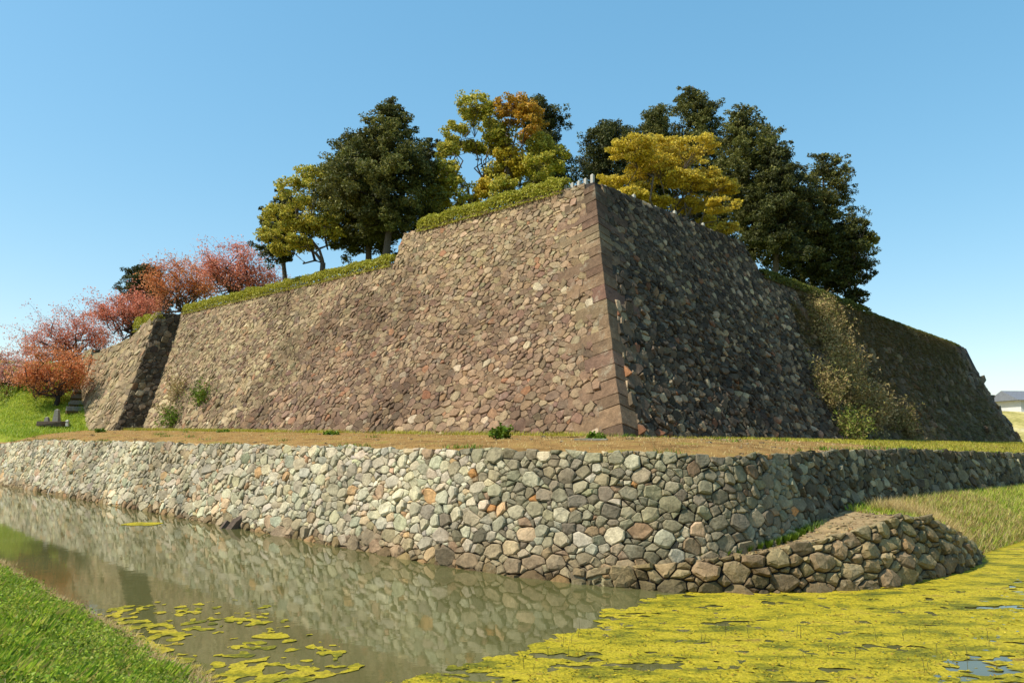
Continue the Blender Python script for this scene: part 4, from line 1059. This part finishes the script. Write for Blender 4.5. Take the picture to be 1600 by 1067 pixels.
def algae_mat():
    m, nt, n, l, p = new_mat('pond_algae')
    t = world_noise(n, l, .8, 9, .74, (.7, 1.5, 1)); r = ramp(n, [(.36, tuple(lin(86, 90, 28))), (.45, tuple(lin(140, 132, 32))), (.5, tuple(lin(174, 156, 34))), (.57, tuple(lin(188, 168, 44))), (.66, tuple(lin(140, 114, 50)))]); l.new(t.outputs[0], r.inputs[0])
    t2 = world_noise(n, l, 16, 6, .75); r2 = ramp(n, [(.36, (.5, .52, .42)), (.56, (1.1, 1.1, 1.1))]); l.new(t2.outputs[0], r2.inputs[0])
    c = mixc(n, l, 1, r.outputs[0], r2.outputs[0], 'MULTIPLY'); l.new(c, p.inputs['Base Color'])
    p.inputs['Roughness'].default_value = .75; p.inputs['Specular IOR Level'].default_value = .15
    bump(n, l, p, t2.outputs[0], .9, .05); return m
M_ALG = algae_mat()
AL = [(-3.4, 11), (-2.0, 13.9), (-.8, 15.0), (.55, 16.2), (1.3, 17.4), (2.0, 18.6), (3.3, 20.6), (4.2, 21.6), (5.0, 22.6), (5.2, 30)]
ay = [p[1] for p in AL]; ax = [p[0] for p in AL]
def mat_f(x, y):
    e = x - np.interp(y, ay, ax) + .45 * fbm(x * .7, y * .7) + .3 * fbm(x * 2.3, y * 2.3, 5) + .22 * fbm(x * 7, y * 7, 2)
    hole = fbm(x * .5, y * 1.3, 9.0, 5) + .75 * fbm(x * 2.6, y * 5.2, 3.0, 5)
    near = .57 - .34 * max(0, min(1, (17.4 - y) / 3)) * max(.3, 1 - abs(x - 2.6) / 4)
    return min(e, (near - hole) * .8)
o = field_mesh('algae_mat', mat_f, -4, 16, 12.6, 28, .08, M_ALG, .012, lambda x, y: .018 * fbm(x * 1.7, y * 1.7) + .012 * fbm(x * 6, y * 6))
tag(o, 'yellow-green algae mat covering the moat in front of the berm', 'algae', kind='stuff')
o = field_mesh('algae_mat', lambda x, y: min(mat_f(x, y), .5) if x > 15.9 else -1, 15.8, 60, 12, 62, .3, M_ALG, .012, lambda x, y: .02 * fbm(x * 1.7, y * 1.7))
tag(o, 'yellow algae reaching far along the right bank', 'algae', kind='stuff')
fl = []
while len(fl) < 5000:
    y = 13 + 10 * R_.random() ** 1.6; x = R_.uniform(-3, .72 * y)
    m_ = mat_f(x, y)
    if m_ > .06 and fbm(x * 2.2, y * 2.2, 8.8) > -.1: fl.append((x, y, .022 + .012 * R_.random()))
fl = np.array(fl); col = cols_of('fleck', len(fl))
o = quads_obj('algae_flecks', leaves(fl, .036, col, 3.0, 1.3), M_GRASS, None, col, 3); o['kind'] = 'stuff'
tag(o, 'small leaf flecks and froth lying on the algae mat', 'algae')
def scum_f(x, y):
    r = np.array((x, y)) - EA; t = r @ eD; d = -(r @ eN)      # along and away from the near bank
    e = min(t + 1.2, (7.2 - t) * .5, (2.9 - d) * .6 + .1 * t, d + .3)
    return min(e, .13 - .02 * t + .45 * fbm(x * .75, y * .75, 2.0, 4) + .55 * fbm(x * 3.4, y * 3.4, 6.0, 4) - .08 * d - .06)
o = field_mesh('algae_scum', scum_f, -12, -1.4, 12.4, 20.5, .055, M_ALG, .012, lambda x, y: .012 * fbm(x * 5, y * 5))
tag(o, 'broken yellow algae scum floating off the near bank', 'algae', kind='stuff')
def patch(cx, cy, rx, ry, label):
    f = lambda x, y: 1 - math.hypot((x - cx) / rx, (y - cy) / ry) + .35 * fbm(x * 2.1, y * 2.1, cx)
    o = field_mesh('algae_patch', f, cx - 1.7 * rx, cx + 1.7 * rx, cy - 1.7 * ry, cy + 1.7 * ry, min(rx, ry) / 7, M_ALG, .014)
    tag(o, label, 'algae', 'floating algae patches')
patch(-5.0, 16.9, .42, .22, 'lone oval algae patch floating in open water right of the scum')
patch(-17.4, 37.3, .9, .7, 'thin algae sliver floating near the foot of the pale moat wall')
patch(-25.0, 33.5, .5, .35, 'tiny algae patch on the dark water at the left edge')
# thin reed stalks standing in the mat
mb = MB()
for _ in range(34):
    y = R_.uniform(14.2, 17.5); x = R_.uniform(-.2 + .5 * (y - 14), .6 * y); h = R_.uniform(.12, .45)
    mb.tube([(x, y, -.05), (x + R_.uniform(-.04, .04), y, h * .6), (x + R_.uniform(-.12, .12), y + R_.uniform(-.05, .05), h)], [.006, .005, .002], 3)
o = mb.build('reed_stalks', plain('reed_stalk', (.10, .09, .04))); tag(o, 'thin bare reed stalks poking through the algae', 'reeds', kind='stuff')

# ------------------------------------------------------------------ small things
p, n_ = MP.at(MP.near(-11.9, 36.4)); sl_ = empty('slab', (p[0] - .1, p[1] - .2, 0), 'dark brown slab leaning against the moat wall at the waterline', 'stone slab')
mb = MB(); mb.tube([(p[0] - .35, p[1] - .3, -.25), (p[0] - .05, p[1] - .1, .25), (p[0] + .25, p[1] + .15, .6)], [.26, .25, .08], 6); mb.build('body', M_SLAB, sl_).location = -sl_.location
mb = MB(); mb.tube([(p[0] - .75, p[1] - .1, -.2), (p[0] - .5, p[1] + .1, .3)], [.2, .12], 5); mb.build('chip', M_SLAB, sl_).location = -sl_.location
mb = MB()
for _ in range(420):
    q = berm_fn(R_.uniform(.02, fr), R_.random()); s = R_.uniform(.03, .10); mb.box(q, (s * 1.4, s, s * .8), R_.uniform(0, 3), s * .25, pick(R_, PAL_MOUND))
tag(mb.build('loose_stones', M_MOAT), 'loose gravel and chips strewn over the bare top of the berm', 'gravel', kind='stuff')
# monument on the grass at the foot of the hill
mp = ub(64.4, -4.6, 0); mz = hill_z(64.4, -4.6)
mo = empty('stone_monument', (mp[0], mp[1], mz), 'grey stele on a low stone base at the foot of the grassy slope', 'monument')
def taper(name, c, w0, w1, h, mat, parent):
    x, y, z = c; V = [(x + sx * w0, y + sy * w0, z) for sx, sy in ((-1, -1), (1, -1), (1, 1), (-1, 1))] + [(x + sx * w1, y + sy * w1, z + h) for sx, sy in ((-1, -1), (1, -1), (1, 1), (-1, 1))] + [(x, y, z + h + w1 * .6)]
    mesh_obj(name, V, [(0, 1, 5, 4), (1, 2, 6, 5), (2, 3, 7, 6), (3, 0, 4, 7), (4, 5, 8), (5, 6, 8), (6, 7, 8), (7, 4, 8)], mat, parent, None, False, c)
M_MON = plain('monument_stone', (.22, .20, .16), .3, 7)
mb = MB(); mb.box((mp[0] - .35, mp[1], mz + .2), (2.3, 1.5, .5), .1, .05); mb.build('base', M_SLAB, mo, origin=(mp[0] - .35, mp[1], mz + .2))
taper('stele', (mp[0], mp[1], mz + .42), .28, .17, 1.15, M_MON, mo)
taper('side_stone', (mp[0] - .95, mp[1], mz + .42), .2, .14, .4, M_MON, mo)
mk = empty('stone_marker', (mp[0] + 1.2, mp[1] - .2, mz), 'small pale marker stone right of the monument', 'marker'); taper('body', (mp[0] + 1.2, mp[1] - .2, mz - .05), .14, .1, .5, M_POST, mk)
taper('cap', (mp[0] + 1.2, mp[1] - .2, mz + .46), .16, .08, .1, M_POST, mk)

# far house and trees beyond the right corner
hb = np.array((104.5, 150.0, 9.0)); ho = empty('house', tuple(hb), 'distant white house with long grey tiled roof at the right edge', 'house')
M_PLAS = plain('white_plaster', (.55, .55, .53), .08, .6); M_TILE = plain('grey_roof_tile', (.16, .17, .19), .2, 3)
mb = MB(); mb.box(hb + (0, 0, 1.6), (16, 8, 3.4)); mb.build('wall', M_PLAS, ho, origin=hb)
mb = MB(); x, y, z = hb; mb.add([(x - 9, y - 5, z + 3.2), (x + 9, y - 5, z + 3.2), (x + 9, y + 5, z + 3.2), (x - 9, y + 5, z + 3.2), (x - 9, y, z + 5.2), (x + 9, y, z + 5.2)], [(0, 1, 5, 4), (2, 3, 4, 5), (3, 0, 4), (1, 2, 5), (3, 2, 1, 0)]); mb.build('roof', M_TILE, ho, origin=hb)
for k in range(3):
    mb = MB(); mb.box(hb + (-5 + k * 4.5, -4.02, 1.7), (1.8, .12, 1.2)); mb.build('window', plain('dark_glass', (.04, .05, .06), .1, 1, .2), ho, origin=hb)
mb = MB(); mb.box((88, 146, 9.2), (26, .4, 1.6)); o = mb.build('plaster_wall', M_PLAS); tag(o, 'low white wall on the far bank at the right edge', 'wall')
for i, (x, y, s, lab) in enumerate(((95, 165, 4.6, 'distant dark tree behind the white house, left of its roof ridge'), (118, 180, 5, 'distant dark tree beyond the right end of the white house'))):
    conifer(dict(name='distant_tree', base=(x, y, 9.5), top=(0, s), prof=[(s * .3, 0, s * .45), (s * .7, 0, s * .4), (s * .92, 0, s * .2)], label=lab, pal='hinoki', bare=.1, round=1))
